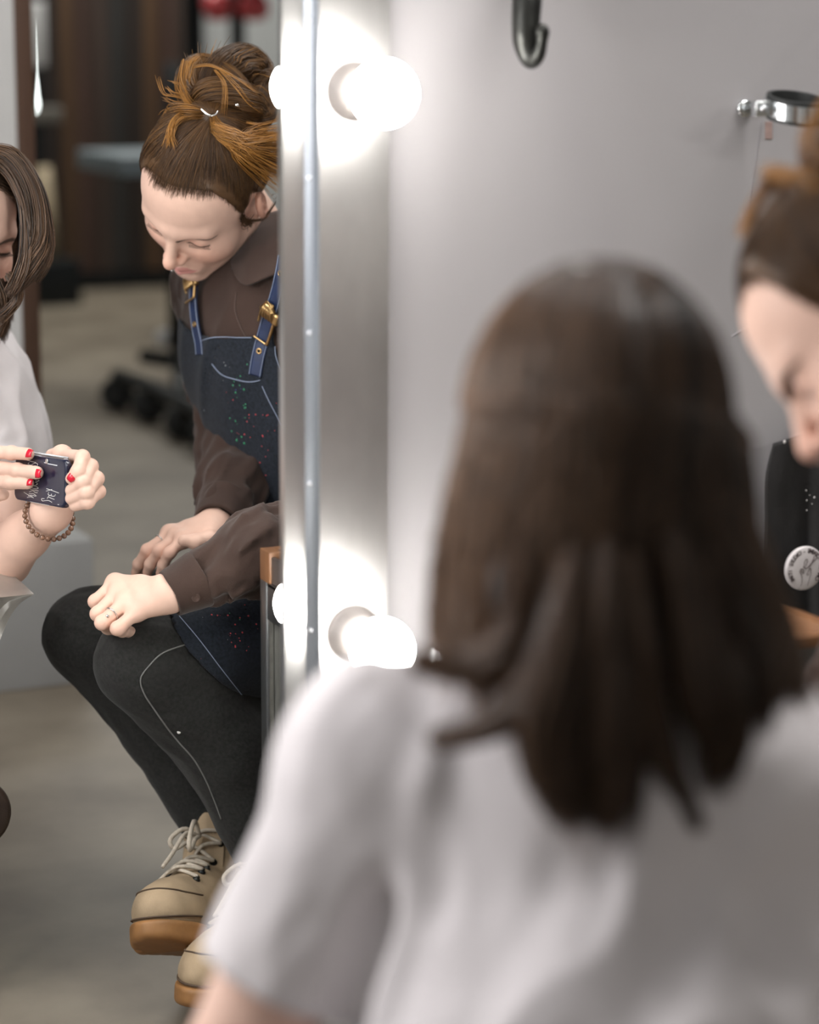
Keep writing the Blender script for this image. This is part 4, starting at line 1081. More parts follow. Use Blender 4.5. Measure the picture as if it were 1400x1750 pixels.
# loose wisps
for i in range(46):
    r_ = random.Random(100 + i); a = r_.uniform(-2.8, .6)
    c0 = (385 + 62 * math.cos(a), 148 + 58 * math.sin(a)); d = r_.uniform(14, 42)
    bl.append(bundle(Vs([(c0[0] - 12 * math.cos(a), c0[1] - 12 * math.sin(a), 3.09), (c0[0], c0[1], 3.09), (c0[0] + d * math.cos(a + .7), c0[1] + d * math.sin(a + .7), 3.09 + r_.uniform(-.03, .03))]), [.0004], 1, 22, 0, .0002, 200 + i, (.4, .2)))
P_ = [b for b in bl]
def strand_set(name, bl, rad, m, parent):
    groups = {}
    for P, tn in bl: groups.setdefault(P.shape[1], []).append((P, tn))
    vs, fs, ts, o = [], [], [], 0
    for kk, L in groups.items():
        P = np.concatenate([a for a, _ in L]); tn = np.concatenate([b for _, b in L])
        taper = np.interp(np.linspace(0, 1, kk), [0, .1, .8, 1], [.8, 1, .9, .25])
        v, f = tubes(P, np.broadcast_to(taper * rad, P.shape[:2]), 3); vs.append(v); fs.append(f + o); o += len(v); ts.append(np.repeat(tn.reshape(-1), 3))
    me = np_mesh(name, np.concatenate(vs), np.concatenate(fs)); set_attr(me, 'tone', np.concatenate(ts)[:, None]); return link(name, me, m, parent)
strand_set('bun', bl, .00038, M_hairB, hairB)
# sideburn wisps at the ear and silver pins
wl_ = []
for i in range(60):
    r_ = random.Random(300 + i)
    wl_.append(bundle([TB + RB @ A_(.073 + r_.gauss(0, .001), .030 + r_.gauss(0, .004), .024 + r_.gauss(0, .005)), TB + RB @ A_(.0735, .024 + r_.gauss(0, .004), .004), TB + RB @ A_(.074, .014 + r_.gauss(0, .005), -.012 + r_.gauss(0, .005))], [.0004], 1, 12, 0, .0003, 400 + i, (.06, .04)))
for i in range(8):
    r_ = random.Random(500 + i)
    wl_.append(bundle([TB + RB @ A_(.074, .010, -.012 + r_.gauss(0, .002)), TB + RB @ A_(.083, -.004, -.018 + r_.gauss(0, .002)), TB + RB @ A_(.094, -.022, .004 + r_.gauss(0, .003))], [.0004], 1, 12, 0, .0003, 600 + i, (.05, .04)))
strand_set('sideburn', wl_, .00045, M_hairB, hairB)
tube('hair_pin', [HC(a_, b_, .022) for a_, b_ in ((343, 186), (352, 194), (360, 198), (368, 196), (372, 190))], .0016, M_silver, hairB, 8)
tube('hair_pin', Vs([(400, 178, 3.035), (405, 180, 3.03), (410, 183, 3.035)]), [.001, .0028, .001], M_silver, hairB, 8)
# eyelashes
la_ = []
for s in (1, -1):
    for i in range(26):
        u_ = i / 25; a = A_(s * (.020 + .025 * u_), .0864 - .0070 * u_ ** 1.4, .0050 + .0012 * u_); dn = A_(s * (.001 + .004 * u_), .0034 - .001 * u_, -.0022)
        la_.append(bundle([TB + RB @ a, TB + RB @ (a + dn * .5 + A_(0, .0008, -.0006)), TB + RB @ (a + dn)], [.0001], 1, 6, 0, .0001, 700 + i, (0, 0)))
M_lash = mat('lash_hair', (.02, .012, .010), .6, var=.1)
strand_set('eyelashes', la_, .00022, M_lash, B)
# ------------------------------------------------------------------ woman with the phone (her back to the camera)
M_skinA = skin_mat('warm_skin', (.76, .51, .41), (.50, .19, .18))
M_tee = mat('white_jersey', (.70, .665, .675), .85, var=.03, vscale=12, bump=.15, bscale=600, spec=.2, sheen=.2)
M_hairA = hair_mat('dark_brown_hair', (.016, .010, .007), (.24, .135, .075), .36)
M_nail = mat('red_nail_varnish', (.62, .012, .035), .16, var=.04, coat=.6)
M_trou = mat('blue_denim', (.05, .065, .10), .85, var=.3, vscale=200, bump=.3, bscale=800)
A = empty('person', 'woman with loose dark brown hair in white t-shirt, back to the camera', 'person')
def rotm(yaw, pit, roll):
    y, p, r = np.radians([yaw, pit, roll]); f = A_(math.sin(y) * math.cos(p), math.cos(y) * math.cos(p), math.sin(p))
    x = nrm(np.cross(f, (0, 0, 1))); z = np.cross(x, f); c, s = math.cos(r), math.sin(r)
    return np.stack([x * c - z * s, f, z * c + x * s], 1)
RA = rotm(20, -13, 5)
TA = V(8, 415, 3.09) - RA @ A_(.034, .082, .010) - A_(0, 0, .010)
NA = A_(.752, -.935, .818)
fa = nrm(A_(.58, .81, 0)); ra = nrm(np.cross(fa, (0, 0, 1)))
nlA = (NA - TA) @ RA
afn = lambda P: head_sdf(local(P, RA, TA), nlA, .050)
v, f = sdf_mesh(afn, *bounds([NA] + [TA + RA @ A_(x, y, z) for x in (-.09, .09) for y in (-.11, .125) for z in (-.11, .14)], .02), .0018)
pA = [(v, f, head_tint(local(v, RA, TA)))]
SLa, SRa = NA - ra * .165 + A_(0, 0, -.056) + fa * .01, NA + ra * .085 + A_(0, 0, -.045) - fa * .015
ELa = Rl(398, 1835, 1.62); WLa = V(-78, 842, 3.0)
ERa = V(4, 950, 3.08); WRa = V(86, 878, 2.970)
# right hand: fist round the phone's edge
zq = 2.885
gR = [[V(106, 778, 2.945), V(141, 781, 2.885), V(133, 806, 2.868), V(122, 818, 2.872)],
      [V(112, 792, 2.945), V(155, 797, 2.890), V(142, 824, 2.868), V(122, 838, 2.880)],
      [V(114, 812, 2.945), V(165, 818, 2.890), V(148, 842, 2.868), V(122, 852, 2.882)],
      [V(113, 832, 2.945), V(168, 840, 2.895), V(150, 858, 2.872), V(128, 864, 2.885)]]
fnRa = lambda P: hand_sdf(P, WRa, gR, [V(80, 840, 2.985), V(80, 800, 2.975), V(88, 778, 2.955)], .0245, [WRa * .5 + ERa * .5, ERa], .042, (.0092, .0078), .0145)
v, f = sdf_mesh(fnRa, *bounds([WRa, ERa] + sum(gR, []), .055), .0016)
pA.append((v, f, knuckle_tint(v, [q_[1] for q_ in gR] + [q_[0] for q_ in gR], .45)))
# left hand: fingers laid over the phone from the left
gL = [[V(-45, 775, 2.990), V(-18, 772, 2.965), V(20, 774, 2.948), V(48, 776, 2.930)],
      [V(-45, 798, 2.985), V(-12, 799, 2.960), V(30, 804, 2.938), V(63, 808, 2.917)],
      [V(-45, 820, 2.985), V(-15, 822, 2.962), V(18, 824, 2.945), V(47, 825, 2.931)],
      [V(-42, 840, 2.990), V(-25, 845, 2.985), V(-8, 846, 2.985), V(5, 845, 2.985)]]
fnLa = lambda P: hand_sdf(P, WLa, gL, [V(-70, 790, 3.01), V(-40, 770, 3.015), V(-10, 768, 3.02)], .0225, [WLa * .5 + ELa * .5, ELa], .040, (.0094, .0084), .013)
v, f = sdf_mesh(fnLa, *bounds([WLa, ELa] + sum(gL, []), .055), .0016)
pA.append((v, f, knuckle_tint(v, [q_[1] for q_ in gL] + [q_[2] for q_ in gL], .35)))
CHa, BEa, PEa = NA + A_(0, 0, -.175) + fa * .015, A_(.70, -.985, .52), A_(.65, -1.02, .37)
MA = np.stack([ra, fa, A_(0, 0, 1)], 1)
def trunkA(P):
    d = dell(P, CHa, (.165, .105, .165), MA); d = smin(d, dell(P, BEa, (.145, .105, .16), MA), .08); d = smin(d, dell(P, PEa, (.17, .13, .11), MA), .06)
    d = smin(d, dcone(P, NA - A_(0, 0, .05), SLa, .058, .056), .06); d = smin(d, dcone(P, NA - A_(0, 0, .05), SRa, .058, .056), .06)
    return smin(d, dcone(P, NA - A_(0, 0, .06), NA + A_(0, 0, -.018), .064, .056), .03)
hemL = SLa + (ELa - SLa) * .70; hemR = SRa + (ERa - SRa) * .62
def armA(P, s, e_): return dcone(P, s, e_, .050, .042)
def tee(P):
    fo = folds(P, A_(.35, .1, 1), .20, .055, 4); f2 = folds(P, A_(-.5, .2, 1), .16, .045, 8)
    t_ = trunkA(P) - .004 - .0125 * fo - .004 * f2
    aL_, aR_ = nrm(ELa - SLa), nrm(ERa - SRa)
    l = np.maximum(dcone(P, SLa, SLa + (ELa - SLa) * .9, .060, .056) - .005 * folds(P, A_(.6, .2, .6), .1, .04, 3), (P - hemL) @ aL_)
    r = np.maximum(dcone(P, SRa, SRa + (ERa - SRa) * .9, .050, .047) - .006 * folds(P, A_(1, -.2, .5), .09, .024, 6), (P - hemR) @ aR_)
    d = smin(smin(t_, l, .03), r, .03)
    return smax(d, -dcone(P, NA + A_(0, 0, -.012) + fa * .012, NA + A_(0, 0, .12) + fa * .02, .060, .075), .004)
tee_o = solid('t_shirt', tee, *bounds([SLa, SRa, hemL, hemR, PEa, NA], .13), .0042, M_tee, A)
tee_o['label'] = 'plain white jersey t-shirt'
HLa, HRa, KLa, KRa, FLa, FRa = PEa - ra * .09, PEa + ra * .09, A_(.40, -.66, .40), A_(.57, -.66, .40), A_(.40, -.60, .06), A_(.56, -.60, .06)
def legsA(P): return np.minimum(chain(P, [HLa, KLa, FLa], [.095, .062, .045], .02), chain(P, [HRa, KRa, FRa], [.095, .062, .045], .02)) - .003 * folds(P, A_(.3, .8, .3), .2, .05, 2)
tr_o = solid('trousers', lambda P: smin(legsA(P), dell(P, PEa - A_(0, 0, .02), (.17, .135, .10), MA), .05), *bounds([HLa, HRa, KLa, KRa, FLa, FRa, PEa], .14), .006, M_trou, A)
M_shoe = mat('white_trainer', (.6, .6, .58), .6, var=.05)
for fo_ in (FLa, FRa):
    solid('shoe', lambda P, c=fo_: smax(smin(dcone(P, c + A_(0, -.03, -.02), c + A_(0, .13, -.028), .045, .034), dcone(P, c, c + A_(0, -.01, .03), .045, .045), .03), .004 - P[:, 2], .008), *bounds([fo_, fo_ + A_(0, .15, -.05), fo_ + A_(0, -.06, .06)], .05), .004, M_shoe, A)
def coreA(P):
    d = smin(trunkA(P) + .012, np.minimum(dcone(P, SLa, ELa, .046, .040), dcone(P, SRa, ERa, .046, .040)), .02)
    return np.minimum(d, np.minimum(chain(P, [HLa, KLa, FLa], [.08, .05, .036], .02), chain(P, [HRa, KRa, FRa], [.08, .05, .036], .02)))
v, f = sdf_mesh(coreA, *bounds([SLa, SRa, ELa, ERa, PEa, NA, KLa, KRa, FLa, FRa], .10), .005)
pA.append((v, f)); bodyA = pieces_mesh('body', pA, M_skinA, A)
# nails
def put_nail(fn, px, py, joints, L, W_, parent, push=.0):
    c = hit(fn, px, py, 2.6, 3.2); out = nrm(V(px, py, 2.0) - V(px, py, 2.6)); fwd = joints[-1] - joints[-2]
    e_ = 1e-3; d0 = fn(c[None])[0]; gr = nrm([fn((c + e_ * np.eye(3)[i])[None])[0] - d0 for i in range(3)])
    nail('finger_nail', c + gr * .0008, fwd, gr, L, W_, M_nail, parent)
put_nail(fnLa, 47, 774, gL[0], .0062, .0056, bodyA); put_nail(fnLa, 62, 809, gL[1], .0062, .0056, bodyA); put_nail(fnLa, 48, 823, gL[2], .0058, .0050, bodyA)
put_nail(fnRa, 122, 816, gR[0], .0058, .0050, bodyA)
# bracelet of amber beads
M_amber = mat('smoky_amber_bead', (.20, .105, .065), .10, var=.35, vscale=120, coat=.8)
br = empty('bracelet'); br.parent = A; br['label'] = 'bracelet of smoky amber beads'
wa = nrm(WRa - ERa); c0 = WRa - wa * .004; u_ = nrm(np.cross(wa, ray(85, 880))); w_ = np.cross(wa, u_)
for i in range(26):
    a = 2 * math.pi * i / 26
    p = c0 + .0300 * (u_ * math.cos(a) * 1.12 + w_ * math.sin(a)) + A_(0, 0, -.003)
    lathe('bead', [(.0037 * math.sin(b), -.0037 * math.cos(b)) for b in np.linspace(0.02, math.pi - .02, 9)], p, (u_ * -math.sin(a) + w_ * math.cos(a)), M_amber, br, 12)

# hair
def zlocal(p): return (p - TA) @ RA
def hairline2(y): return np.interp(y, [-.11, -.06, -.03, 0, .012, .022, .034, .050, .062, .076, .09], [-.09, -.085, -.06, -.05, -.05, -.02, .02, .062, .080, .090, .094])
n = 7000; r_ = np.random.default_rng(77)
th = r_.uniform(0, 2 * np.pi, n * 4); zz = r_.uniform(-.35, 1, n * 4); rr_ = np.sqrt(1 - zz ** 2)
q = CR0 + .09 * np.stack([rr_ * np.cos(th), rr_ * np.sin(th), zz], 1); q = on_scalp(q, .0015); q = q[q[:, 2] > hairline2(q[:, 1])][:n]; n = len(q)
sx = np.where(q[:, 0] > 0, 1.0, -1.0); sx = np.where(np.abs(q[:, 0]) < .002, r_.choice([-1., 1.], n), sx)
# azimuth from the back (0) to the temples (+-2.0)
az = np.arctan2(q[:, 0], -(q[:, 1] + .0)); lim = 2.02 + r_.normal(0, .07, n)
top = np.clip((q[:, 2] - .06) / .07, 0, 1)
azt = sx * np.clip(np.abs(az) * (1 - .25 * top) + .25 * top * r_.uniform(.0, 1.9, n), .0, lim)
vol = r_.uniform(.25, 1, n) ** .6
def curtain(az_, z_, vol_):
    zi = [-.26, -.20, -.14, -.08, -.03, .02, .07]
    rx = np.interp(z_, zi, [.075, .092, .102, .106, .104, .096, .086]); ry = np.interp(z_, zi, [.085, .088, .088, .095, .106, .112, .108])
    rx = rx * np.where(az_ < 0, .93, 1.07)
    s = .72 + .28 * vol_
    return np.stack([np.sin(az_) * rx * s, -.012 - np.cos(az_) * ry * s, z_], 1)
end = np.interp(azt, [-2.05, -1.5, -1.0, -.6, 0, .7, 1.2, 1.7, 2.05], [-.10, -.125, -.145, -.17, -.225, -.215, -.185, -.150, -.110]) + r_.normal(0, .016, n)
end = np.where(r_.uniform(0, 1, n) < .3, end + r_.uniform(0, .06, n), end)
k = 22; t = np.linspace(0, 1, k); P = np.zeros((n, k, 3)); ph = r_.uniform(0, 6.28, n); clump = np.round(azt * 5 + np.round(vol * 2) * 1.7)
cph = np.sin(clump * 12.9898) * 43758.5453; cph = (cph - np.floor(cph)) * 6.28
for i, s in enumerate(t):
    if s < .35:
        w = s / .35; tgt = curtain(azt, np.full(n, .035), vol); p = q * (1 - w) + tgt * w
        p = on_scalp(p, .0005 + (.002 + .016 * vol) * w + .002 * np.sin(np.pi * w))
        if i == 0: p = q
    else:
        w = (s - .35) / .65; z_ = .035 * (1 - w) + end * w; p = curtain(azt, z_, vol)
        wav = .007 * w * np.sin(w * 6.5 + cph) ; p[:, 0] += wav * np.cos(azt) + .012 * w ** 3 * np.cos(cph * 3) ; p[:, 1] += wav * np.sin(azt) + .010 * w ** 3 * np.sin(cph * 5)
        p += (r_.normal(0, .0008, (n, 3)))
    P[:, i] = p
P[:, 8:] = (P[:, 8:] + np.roll(P, 1, 1)[:, 8:] + np.roll(P, -1, 1)[:, 8:]) / 3 if False else P[:, 8:]
tone = np.clip(r_.normal(.26, .2, (n, 1)) + .20 * np.sin(clump * 3.1)[:, None] + .12 * t[None] + .22 * np.clip(-azt, -.6, 1.5)[:, None], 0, 1)  # last term paints the light on the left side into the strand tone
def capA(Pw):
    x = local(Pw, RA, TA)
    d = smax(cran(x) - .005, hairline2(x[:, 1]) + .004 - x[:, 2], .006)
    b = dell(x, (0, -.040, -.060), (.088, .062, .120)); b = smin(b, dell(x, (0, -.035, .03), (.082, .080, .085)), .03)
    b = smax(b, x[:, 1] - .005, .012)
    return smin(d, b, .012) - .003 * vnoise(x * A_(60, 60, 12))
hairA = solid('hair', capA, *bounds([TA + RA @ A_(x, y, z) for x in (-.12, .12) for y in (-.14, .1) for z in (-.22, .15)], .005), .0032, M_hairA, A)
set_attr(hairA.data, 'tone', np.full((len(hairA.data.vertices), 1), .06)); hairA['label'] = 'shoulder-length wavy dark brown hair'
strands('hair_strands', TA + P @ RA.T, .00060, M_hairA, hairA, tone)
lk = []
Rs = lambda L: [Rl(*p) for p in L]
Vs2 = lambda L: [V(*p) for p in L]
for i_, (L_, rd_, n_) in enumerate((([(-12, 268, 3.07), (22, 285, 3.055), (52, 340, 3.045), (64, 410, 3.04), (56, 455, 3.04), (28, 490, 3.045)], [.012, .015, .016, .013, .010, .004], 420),
        ([(-16, 262, 3.09), (24, 272, 3.08), (58, 325, 3.065), (76, 395, 3.05), (76, 445, 3.05), (60, 475, 3.055)], [.012, .014, .013, .010, .008, .003], 300),
        ([(20, 300, 3.05), (42, 350, 3.04), (48, 420, 3.035), (38, 465, 3.035), (18, 500, 3.04)], [.003, .006, .009, .008, .004], 220),
        ([(14, 470, 3.05), (28, 490, 3.05), (30, 512, 3.05), (14, 532, 3.05), (-4, 545, 3.055)], [.004, .006, .005, .004, .003], 130),
        ([(-6, 480, 3.06), (4, 510, 3.06), (2, 540, 3.065), (-12, 580, 3.07)], [.008, .009, .007, .004], 200))):
    lk.append(bundle(Vs2(L_), rd_, n_, 20, .8, .0012, 950 + i_, (.32, .2), None, .003))
lk.append(bundle(Rs([(920, 900, 1.46), (905, 1020, 1.46), (870, 1105, 1.46), (800, 1138, 1.47), (712, 1128, 1.48)]), [.003, .012, .014, .009, .003], 260, 18, 1, .001, 901, (.45, .2), None, .003))
lk.append(bundle(Rs([(960, 950, 1.45), (950, 1080, 1.45), (905, 1180, 1.45), (830, 1245, 1.46), (742, 1266, 1.47)]), [.003, .014, .014, .008, .003], 240, 18, 1, .001, 902, (.4, .2), None, .003))
lk.append(bundle(Rs([(985, 930, 1.45), (960, 1080, 1.44), (940, 1200, 1.44), (945, 1310, 1.445), (985, 1400, 1.45)]), [.003, .016, .021, .016, .007], 420, 18, 1, .001, 903, (.25, .15), None, .004))
lk.append(bundle(Rs([(1040, 930, 1.44), (1030, 1080, 1.44), (1032, 1220, 1.44), (1040, 1330, 1.445), (1030, 1405, 1.45)]), [.003, .016, .021, .016, .007], 380, 18, 1, .001, 904, (.25, .15), None, .004))
lk.append(bundle(Rs([(1080, 950, 1.44), (1090, 1110, 1.44), (1120, 1250, 1.45), (1160, 1340, 1.455), (1192, 1412, 1.46)]), [.003, .014, .012, .006, .002], 200, 18, 1, .001, 905, (.25, .15), None, .002))
lk.append(bundle(Rs([(1150, 900, 1.45), (1180, 1050, 1.45), (1215, 1180, 1.45), (1232, 1270, 1.46), (1215, 1345, 1.465)]), [.003, .018, .024, .018, .008], 460, 18, 1, .001, 906, (.2, .15), None, .004))
lk.append(bundle(Rs([(1215, 860, 1.48), (1255, 1020, 1.48), (1285, 1180, 1.48), (1275, 1330, 1.48)]), [.003, .018, .020, .008], 420, 18, 1, .001, 907, (.25, .15), None, .004))
lk.append(bundle(Rs([(1240, 800, 1.50), (1285, 950, 1.50), (1325, 1090, 1.50), (1345, 1200, 1.50), (1340, 1315, 1.50)]), [.003, .012, .015, .014, .006], 380, 18, 1, .001, 908, (.35, .15), None, .006))
strand_set('loose_locks', lk, .0007, M_hairA, hairA)
la_ = []
for s in (1, -1):
    for i in range(26):
        u2 = i / 25; a = A_(s * (.020 + .025 * u2), .0864 - .0070 * u2 ** 1.4, .0050 + .0012 * u2); dn = A_(s * (.001 + .005 * u2), .0045 - .001 * u2, -.0030)
        la_.append(bundle([TA + RA @ a, TA + RA @ (a + dn * .5 + A_(0, .0008, -.0006)), TA + RA @ (a + dn)], [.0001], 1, 6, 0, .0001, 800 + i, (0, 0)))
strand_set('eyelashes', la_, .00022, M_lash, A)
M_studs = M_silver
lathe('earring', [(.0, 0), (.003, .001), (.003, .004), (.0, .005)], TA + RA @ A_(-.080, -.002, -.030), RA @ A_(-1, 0, 0), M_studs, A, 10)

# ------------------------------------------------------------------ phone
M_case = mat('navy_case', (.005, .009, .034), .28, var=.2, vscale=20, coat=.5)
M_edge = mat('white_case_rim', (.82, .84, .88), .15, var=.05, coat=.5)
M_glass = mat('phone_glass', (.01, .01, .012), .08, var=.05)
M_let = mat('white_case_print', (.75, .74, .72), .5, var=.03)
ph_ = empty('phone', 'phone in a glossy navy case with white handwriting held in two hands', 'phone')
TR_, BR_ = V(114, 788, 2.876), V(111, 868, 2.881)
dn_ = nrm(BR_ - TR_)
lg = V(24, 850, 2.977) - BR_; lg = nrm(lg - dn_ * (lg @ dn_)); nn_ = np.cross(lg, dn_); nn_ = nn_ if nn_ @ (V(70, 820, 2.0) - V(70, 820, 2.9)) > 0 else -nn_
LW_, LL_ = .0600, .1260; cph_ = (TR_ + BR_) / 2 + lg * LL_ / 2 - nn_ * .0045
def rrect(name, c, ax, ay, az_, hx, hy, hz, r, m, parent):
    AX = np.stack([ax, ay, az_], 1)
    def fn(P_):
        q_ = (P_ - c) @ AX; a = np.abs(q_[:, :2]) - (np.array([hx, hy]) - r); d2 = np.linalg.norm(np.maximum(a, 0), axis=1) + np.minimum(a.max(1), 0) - r
        return smax(d2, np.abs(q_[:, 2]) - hz, .0022)
    pts = [c + AX @ (np.array([a, b, e_]) * [hx, hy, hz]) for a in (-1, 1) for b in (-1, 1) for e_ in (-1, 1)]
    return solid(name, fn, *bounds(pts, .004), .0012, m, parent)
rrect('case_shell', cph_, lg, dn_, nn_, LL_ / 2, LW_ / 2, .0045, .010, M_case, ph_)
rrect('screen_body', cph_ - nn_ * .0035, lg, dn_, nn_, LL_ / 2 - .002, LW_ / 2 - .002, .003, .009, M_glass, ph_)
obox('case_top_edge', cph_ - dn_ * (LW_ / 2 + .0001), [lg, dn_, nn_], [LL_ / 2 - .010, .0022, .0034], M_edge, ph_, .0008)  # light on the case's top edge put in as white colour
def onp(px, py, off=.0003):
    d = ray(px, py); d = A_(d[0], -d[1], d[2]); o = A_(CAM_O[0], -CAM_O[1], CAM_O[2]); c = cph_ + nn_ * (.0045 + off); return o + ((c - o) @ nn_) / (d @ nn_) * d
z0 = lambda x, y: (x * .0929, 745 + y * .0929)
def ink(pts, r=.00042): tube('handwriting', [onp(*z0(*p)) for p in pts], r, M_let, ph_, 5)
ink([(855, 970), (960, 1005), (1080, 1050)]); ink([(850, 1015), (905, 1000), (955, 985)])
ink([(900, 1040), (885, 1075), (935, 1100), (950, 1065), (940, 1100), (1000, 1110), (1020, 1075)]); ink([(905, 1095), (870, 1150), (890, 1125), (940, 1145), (1000, 1168)])
ink([(815, 1155), (765, 1155), (780, 1195), (840, 1190), (900, 1190), (955, 1222)])
ink([(470, 440), (580, 470), (660, 490)]); ink([(540, 490), (515, 515), (570, 535), (640, 500), (690, 515), (680, 555), (640, 545)])
ink([(625, 790), (690, 840)]); ink([(720, 820), (650, 850), (690, 870)]); ink([(575, 900), (640, 910), (690, 885)]); ink([(580, 930), (650, 925), (705, 960), (660, 975), (590, 955), (580, 930)])
ink([(560, 985), (640, 1000), (705, 1010)]); ink([(540, 1030), (600, 1010), (650, 1040), (690, 1045)]); ink([(530, 1065), (600, 1060), (640, 1080), (670, 1105)]); ink([(440, 1035), (520, 1085), (600, 1120)]); ink([(500, 1130), (560, 1120), (620, 1140)]); ink([(520, 1100), (580, 1090), (655, 1110)])
for a in np.linspace(0, 1, 14): ink([(555 + 330 * a, 1210 + 65 * a), (570 + 330 * a, 1214 + 65 * a)], .00035)
ink([(1065, 1262), (1085, 1266)], .0005)
lathe('camera_lens', [(.0034, 0), (.0034, .0012), (.0026, .0014), (.0, .0010)], onp(*z0(870, 465), .0002), nn_, M_silver, ph_, 16)
tube('camera_rim', [onp(*z0(*p)) for p in ((815, 490), (900, 515), (1050, 545))], .0006, M_edge, ph_, 6)
# ------------------------------------------------------------------ seats and cabinet
M_arm = mat('worn_steel_arm', (.50, .485, .46), .42, metal=.65, var=.15, vscale=12, bump=.06, bscale=40)
M_leather = mat('dark_brown_leather', (.035, .022, .016), .42, var=.25, vscale=60, bump=.3, bscale=220)
M_oak = mat('orange_brown_wood', (.11, .046, .017), .5, vscale=18, stretch=(1, 1, .15), col2=(.25, .11, .042))
M_cab = mat('gun_metal', (.16, .165, .17), .35, metal=.9, var=.2, vscale=10, stretch=(1, 1, .2))
M_panel = mat('zinc_panel', (.20, .20, .185), .4, metal=.7, var=.25, vscale=25, stretch=(1, 1, .05))
ac = empty('armchair', 'low steel armchair with pointed arm and dark brown leather', 'chair')
sec = [[(58, 1015, 3.0), (58, 1015, 3.0), (58, 1016, 3.0)],
       [(40, 1017, 2.99), (40, 998, 3.03), (36, 1030, 3.0)],
       [(20, 1019, 2.98), (22, 982, 3.06), (18, 1053, 3.0)],
       [(0, 1021, 2.97), (2, 963, 3.08), (3, 1086, 3.01)],
       [(-25, 1024, 2.955), (-25, 935, 3.11), (-14, 1135, 3.01)],
       [(-60, 1028, 2.94), (-60, 905, 3.14), (-30, 1210, 3.02)],
       [(-110, 1032, 2.92), (-110, 880, 3.18), (-45, 1330, 3.03)]]
g = np.array([[V(*p) for p in s] for s in sec]); g = np.stack([spline(g[:, j], 40) for j in range(3)], 1)
bm = bmesh.new(); rows = []
for a, b, c in g:
    low = b.copy(); low[2] = c[2]
    under = [a + (c - a) * t_ + (A_(0, -.02, 0) * math.sin(math.pi * t_)) * min(1, np.linalg.norm(a - b) / .08) for t_ in (.25, .5, .75)]
    rows.append([bm.verts.new(Vector(p)) for p in [a, b, low, c] + under[::-1]])
for r0, r1 in zip(rows, rows[1:]):
    for i in range(7):
        fc = bm.faces.new((r0[i], r0[(i + 1) % 7], r1[(i + 1) % 7], r1[i])); fc.smooth = True
bm.faces.new(rows[0]); bm.faces.new(rows[-1][::-1])
bmesh.ops.remove_doubles(bm, verts=bm.verts, dist=1e-4)
for e_ in bm.edges:
    if len(e_.link_faces) == 2 and e_.calc_face_angle(0) > .6: e_.smooth = False
arm = bm_obj('steel_arm', bm, M_arm, ac, False)
ce = V(-45, 1388, 2.97)
solid('leather_roll', lambda P: smax(np.hypot(P[:, 0] - ce[0], P[:, 2] - ce[2]) - .046, np.abs(P[:, 1] - ce[1] + .12) - .14, .012), *bounds([ce, ce + A_(0, -.26, 0)], .06), .003, M_leather, ac)
sx0, sy0 = PEa[0] - .06, PEa[1] - .02
solid('seat_cushion', lambda P: dbox(P, (sx0, sy0 + .02, .205), (.16, .19, .045), None, .03), A_(sx0 - .26, sy0 - .2, .15), A_(sx0 + .26, sy0 + .32, .30), .006, M_leather, ac)
for a, b in ((-.12, -.12), (.12, -.12), (-.12, .15), (.12, .15)):
    tube('leg', [A_(sx0 + a, sy0 + b, 0), A_(sx0 + a * .95, sy0 + b * .95, .19)], .014, M_arm, ac, 12, smoothing=0)
p_ = V(-80, 1120, 3.05)
tube('arm_post', [A_(sx0 + .13, sy0 + .15, .2), A_(p_[0] - .01, p_[1] - .03, .36), p_], .018, M_arm, ac, 12)
tube('roll_bracket', [ce + A_(0, -.25, 0), A_(sx0 + .12, sy0 + .25, .21)], .012, M_arm, ac, 10, smoothing=0)
for yy in (-.03, -.22):
    tube('leg', [ce + A_(0, yy, -.03), A_(ce[0], ce[1] + yy, 0)], .012, M_arm, ac, 10, smoothing=0)

st = empty('stool', 'low round wooden stool under the seated woman', 'stool')
sp = A_(1.29, -.71, 0)
lathe('stool_seat', [(.0, 0), (.15, .0), (.165, .012), (.165, .030), (.15, .040), (.0, .042)], sp + A_(0, 0, .335), (0, 0, 1), M_oak, st, 40)
for a in (.6, 2.2, 3.75, 5.3):
    tube('leg', [sp + A_(.17 * math.cos(a), .17 * math.sin(a), 0), sp + A_(.10 * math.cos(a), .10 * math.sin(a), .337)], [.013, .016], M_oak, st, 12, smoothing=0)
for z_, ra_ in ((.13, .145),):
    ring_on('stretcher_ring', sp + A_(0, 0, z_), (0, 0, 1), ra_, .007, M_cab, st, 36)

cbn = empty('metal_cabinet', 'small gun-metal cabinet with orange wood rim beside the mirror', 'cabinet')
k0 = V(444, 936, 2.765); X0, Y0, Z0 = k0[0], k0[1], k0[2]; X1, Y1 = X0 + .42, -.165
pw_ = .020; zr = V(444, 992, 2.765)[2]
for x_, y_ in ((X0, Y0), (X1 - pw_, Y0), (X0, Y1 - pw_), (X1 - pw_, Y1 - pw_)):
    box('post', (x_, y_, 0), (x_ + pw_, y_ + pw_, zr), M_cab, cbn, .0015)
rh = .045
box('rail', (X0 + .001, Y0 + pw_, zr - rh), (X0 + .014, Y1 - pw_, zr), M_cab, cbn, .001)
box('rail', (X1 - .014, Y0 + pw_, zr - rh), (X1 - .001, Y1 - pw_, zr), M_cab, cbn, .001)
box('rail', (X0 + pw_, Y0 + .001, zr - rh), (X1 - pw_, Y0 + .014, zr), M_cab, cbn, .001)
box('rail', (X0 + pw_, Y1 - .014, zr - rh), (X1 - pw_, Y1 - .001, zr), M_cab, cbn, .001)
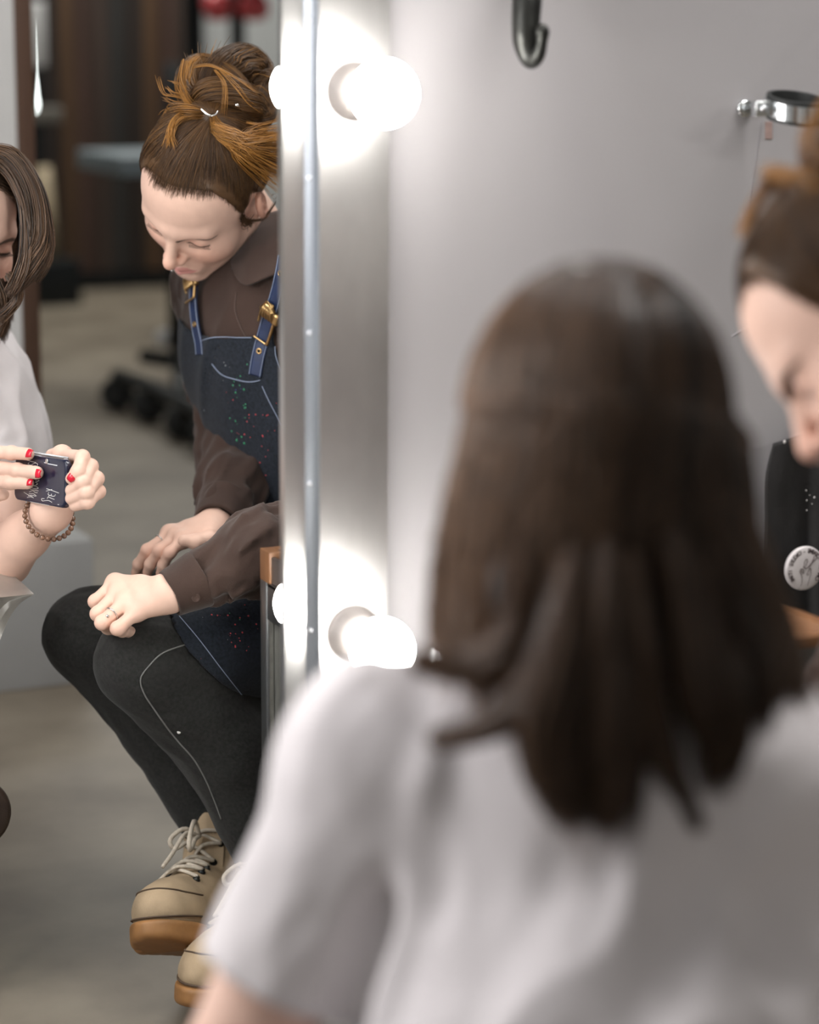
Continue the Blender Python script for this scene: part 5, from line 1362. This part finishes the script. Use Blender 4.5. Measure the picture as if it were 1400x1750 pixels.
box('bottom_rail', (X0 + .001, Y0 + pw_, .05), (X0 + .014, Y1 - pw_, .09), M_cab, cbn, .001)
box('side_panel', (X0 + .008, Y0 + pw_, .09), (X0 + .012, Y1 - pw_, zr - rh), M_panel, cbn)
box('side_panel', (X1 - .012, Y0 + pw_, .09), (X1 - .008, Y1 - pw_, zr - rh), M_panel, cbn)
box('back_panel', (X0 + pw_, Y0 + .008, .09), (X1 - pw_, Y0 + .012, zr - rh), M_panel, cbn)
box('highlight_strip', (X0 + .002, Y0 + pw_ + .001, .09), (X0 + .007, Y0 + pw_ + .005, zr - rh), M_silver, cbn)  # silver strip standing in for the highlight line on the panel
box('wood_rim', (X0, Y0, zr), (X0 + .016, Y0 + .030, Z0), M_oak, cbn, .001)
box('wood_rim', (X0 + .016, Y0, Z0 - .012), (X1, Y0 + .014, Z0), M_oak, cbn, .001)
box('wood_rim', (X1 - .016, Y0 + .014, zr), (X1, Y1, Z0), M_oak, cbn, .001)
box('rim_plate', (X0 + .003, Y0 + .030, zr), (X0 + .008, Y1, Z0 - .006), M_cab, cbn)
box('rim_plate', (X0 + .016, Y0 + .003, zr), (X1 - .016, Y0 + .008, Z0 - .012), M_cab, cbn)
box('cabinet_top', (X0 + .001, Y0 + .001, zr - .004), (X1 - .001, Y1 - .001, zr), M_cab, cbn)

# ------------------------------------------------------------------ put each thing's Empty at its base
bpy.context.view_layer.update()
def leaves_of(o):
    out = []
    for c in o.children: out += ([c] if c.type != 'EMPTY' else []) + leaves_of(c)
    return out
for o in [o for o in SC.objects if o.type == 'EMPTY' and o.parent is None]:
    pts = []
    for l in leaves_of(o):
        pts += [np.array(l.matrix_world @ Vector(c)) for c in l.bound_box]
    if not pts: continue
    pts = np.array(pts); base = A_((pts[:, 0].min() + pts[:, 0].max()) / 2, (pts[:, 1].min() + pts[:, 1].max()) / 2, pts[:, 2].min())
    o.location = base; inv = Matrix.Translation(Vector(base)).inverted()
    for c in o.children: c.matrix_parent_inverse = inv
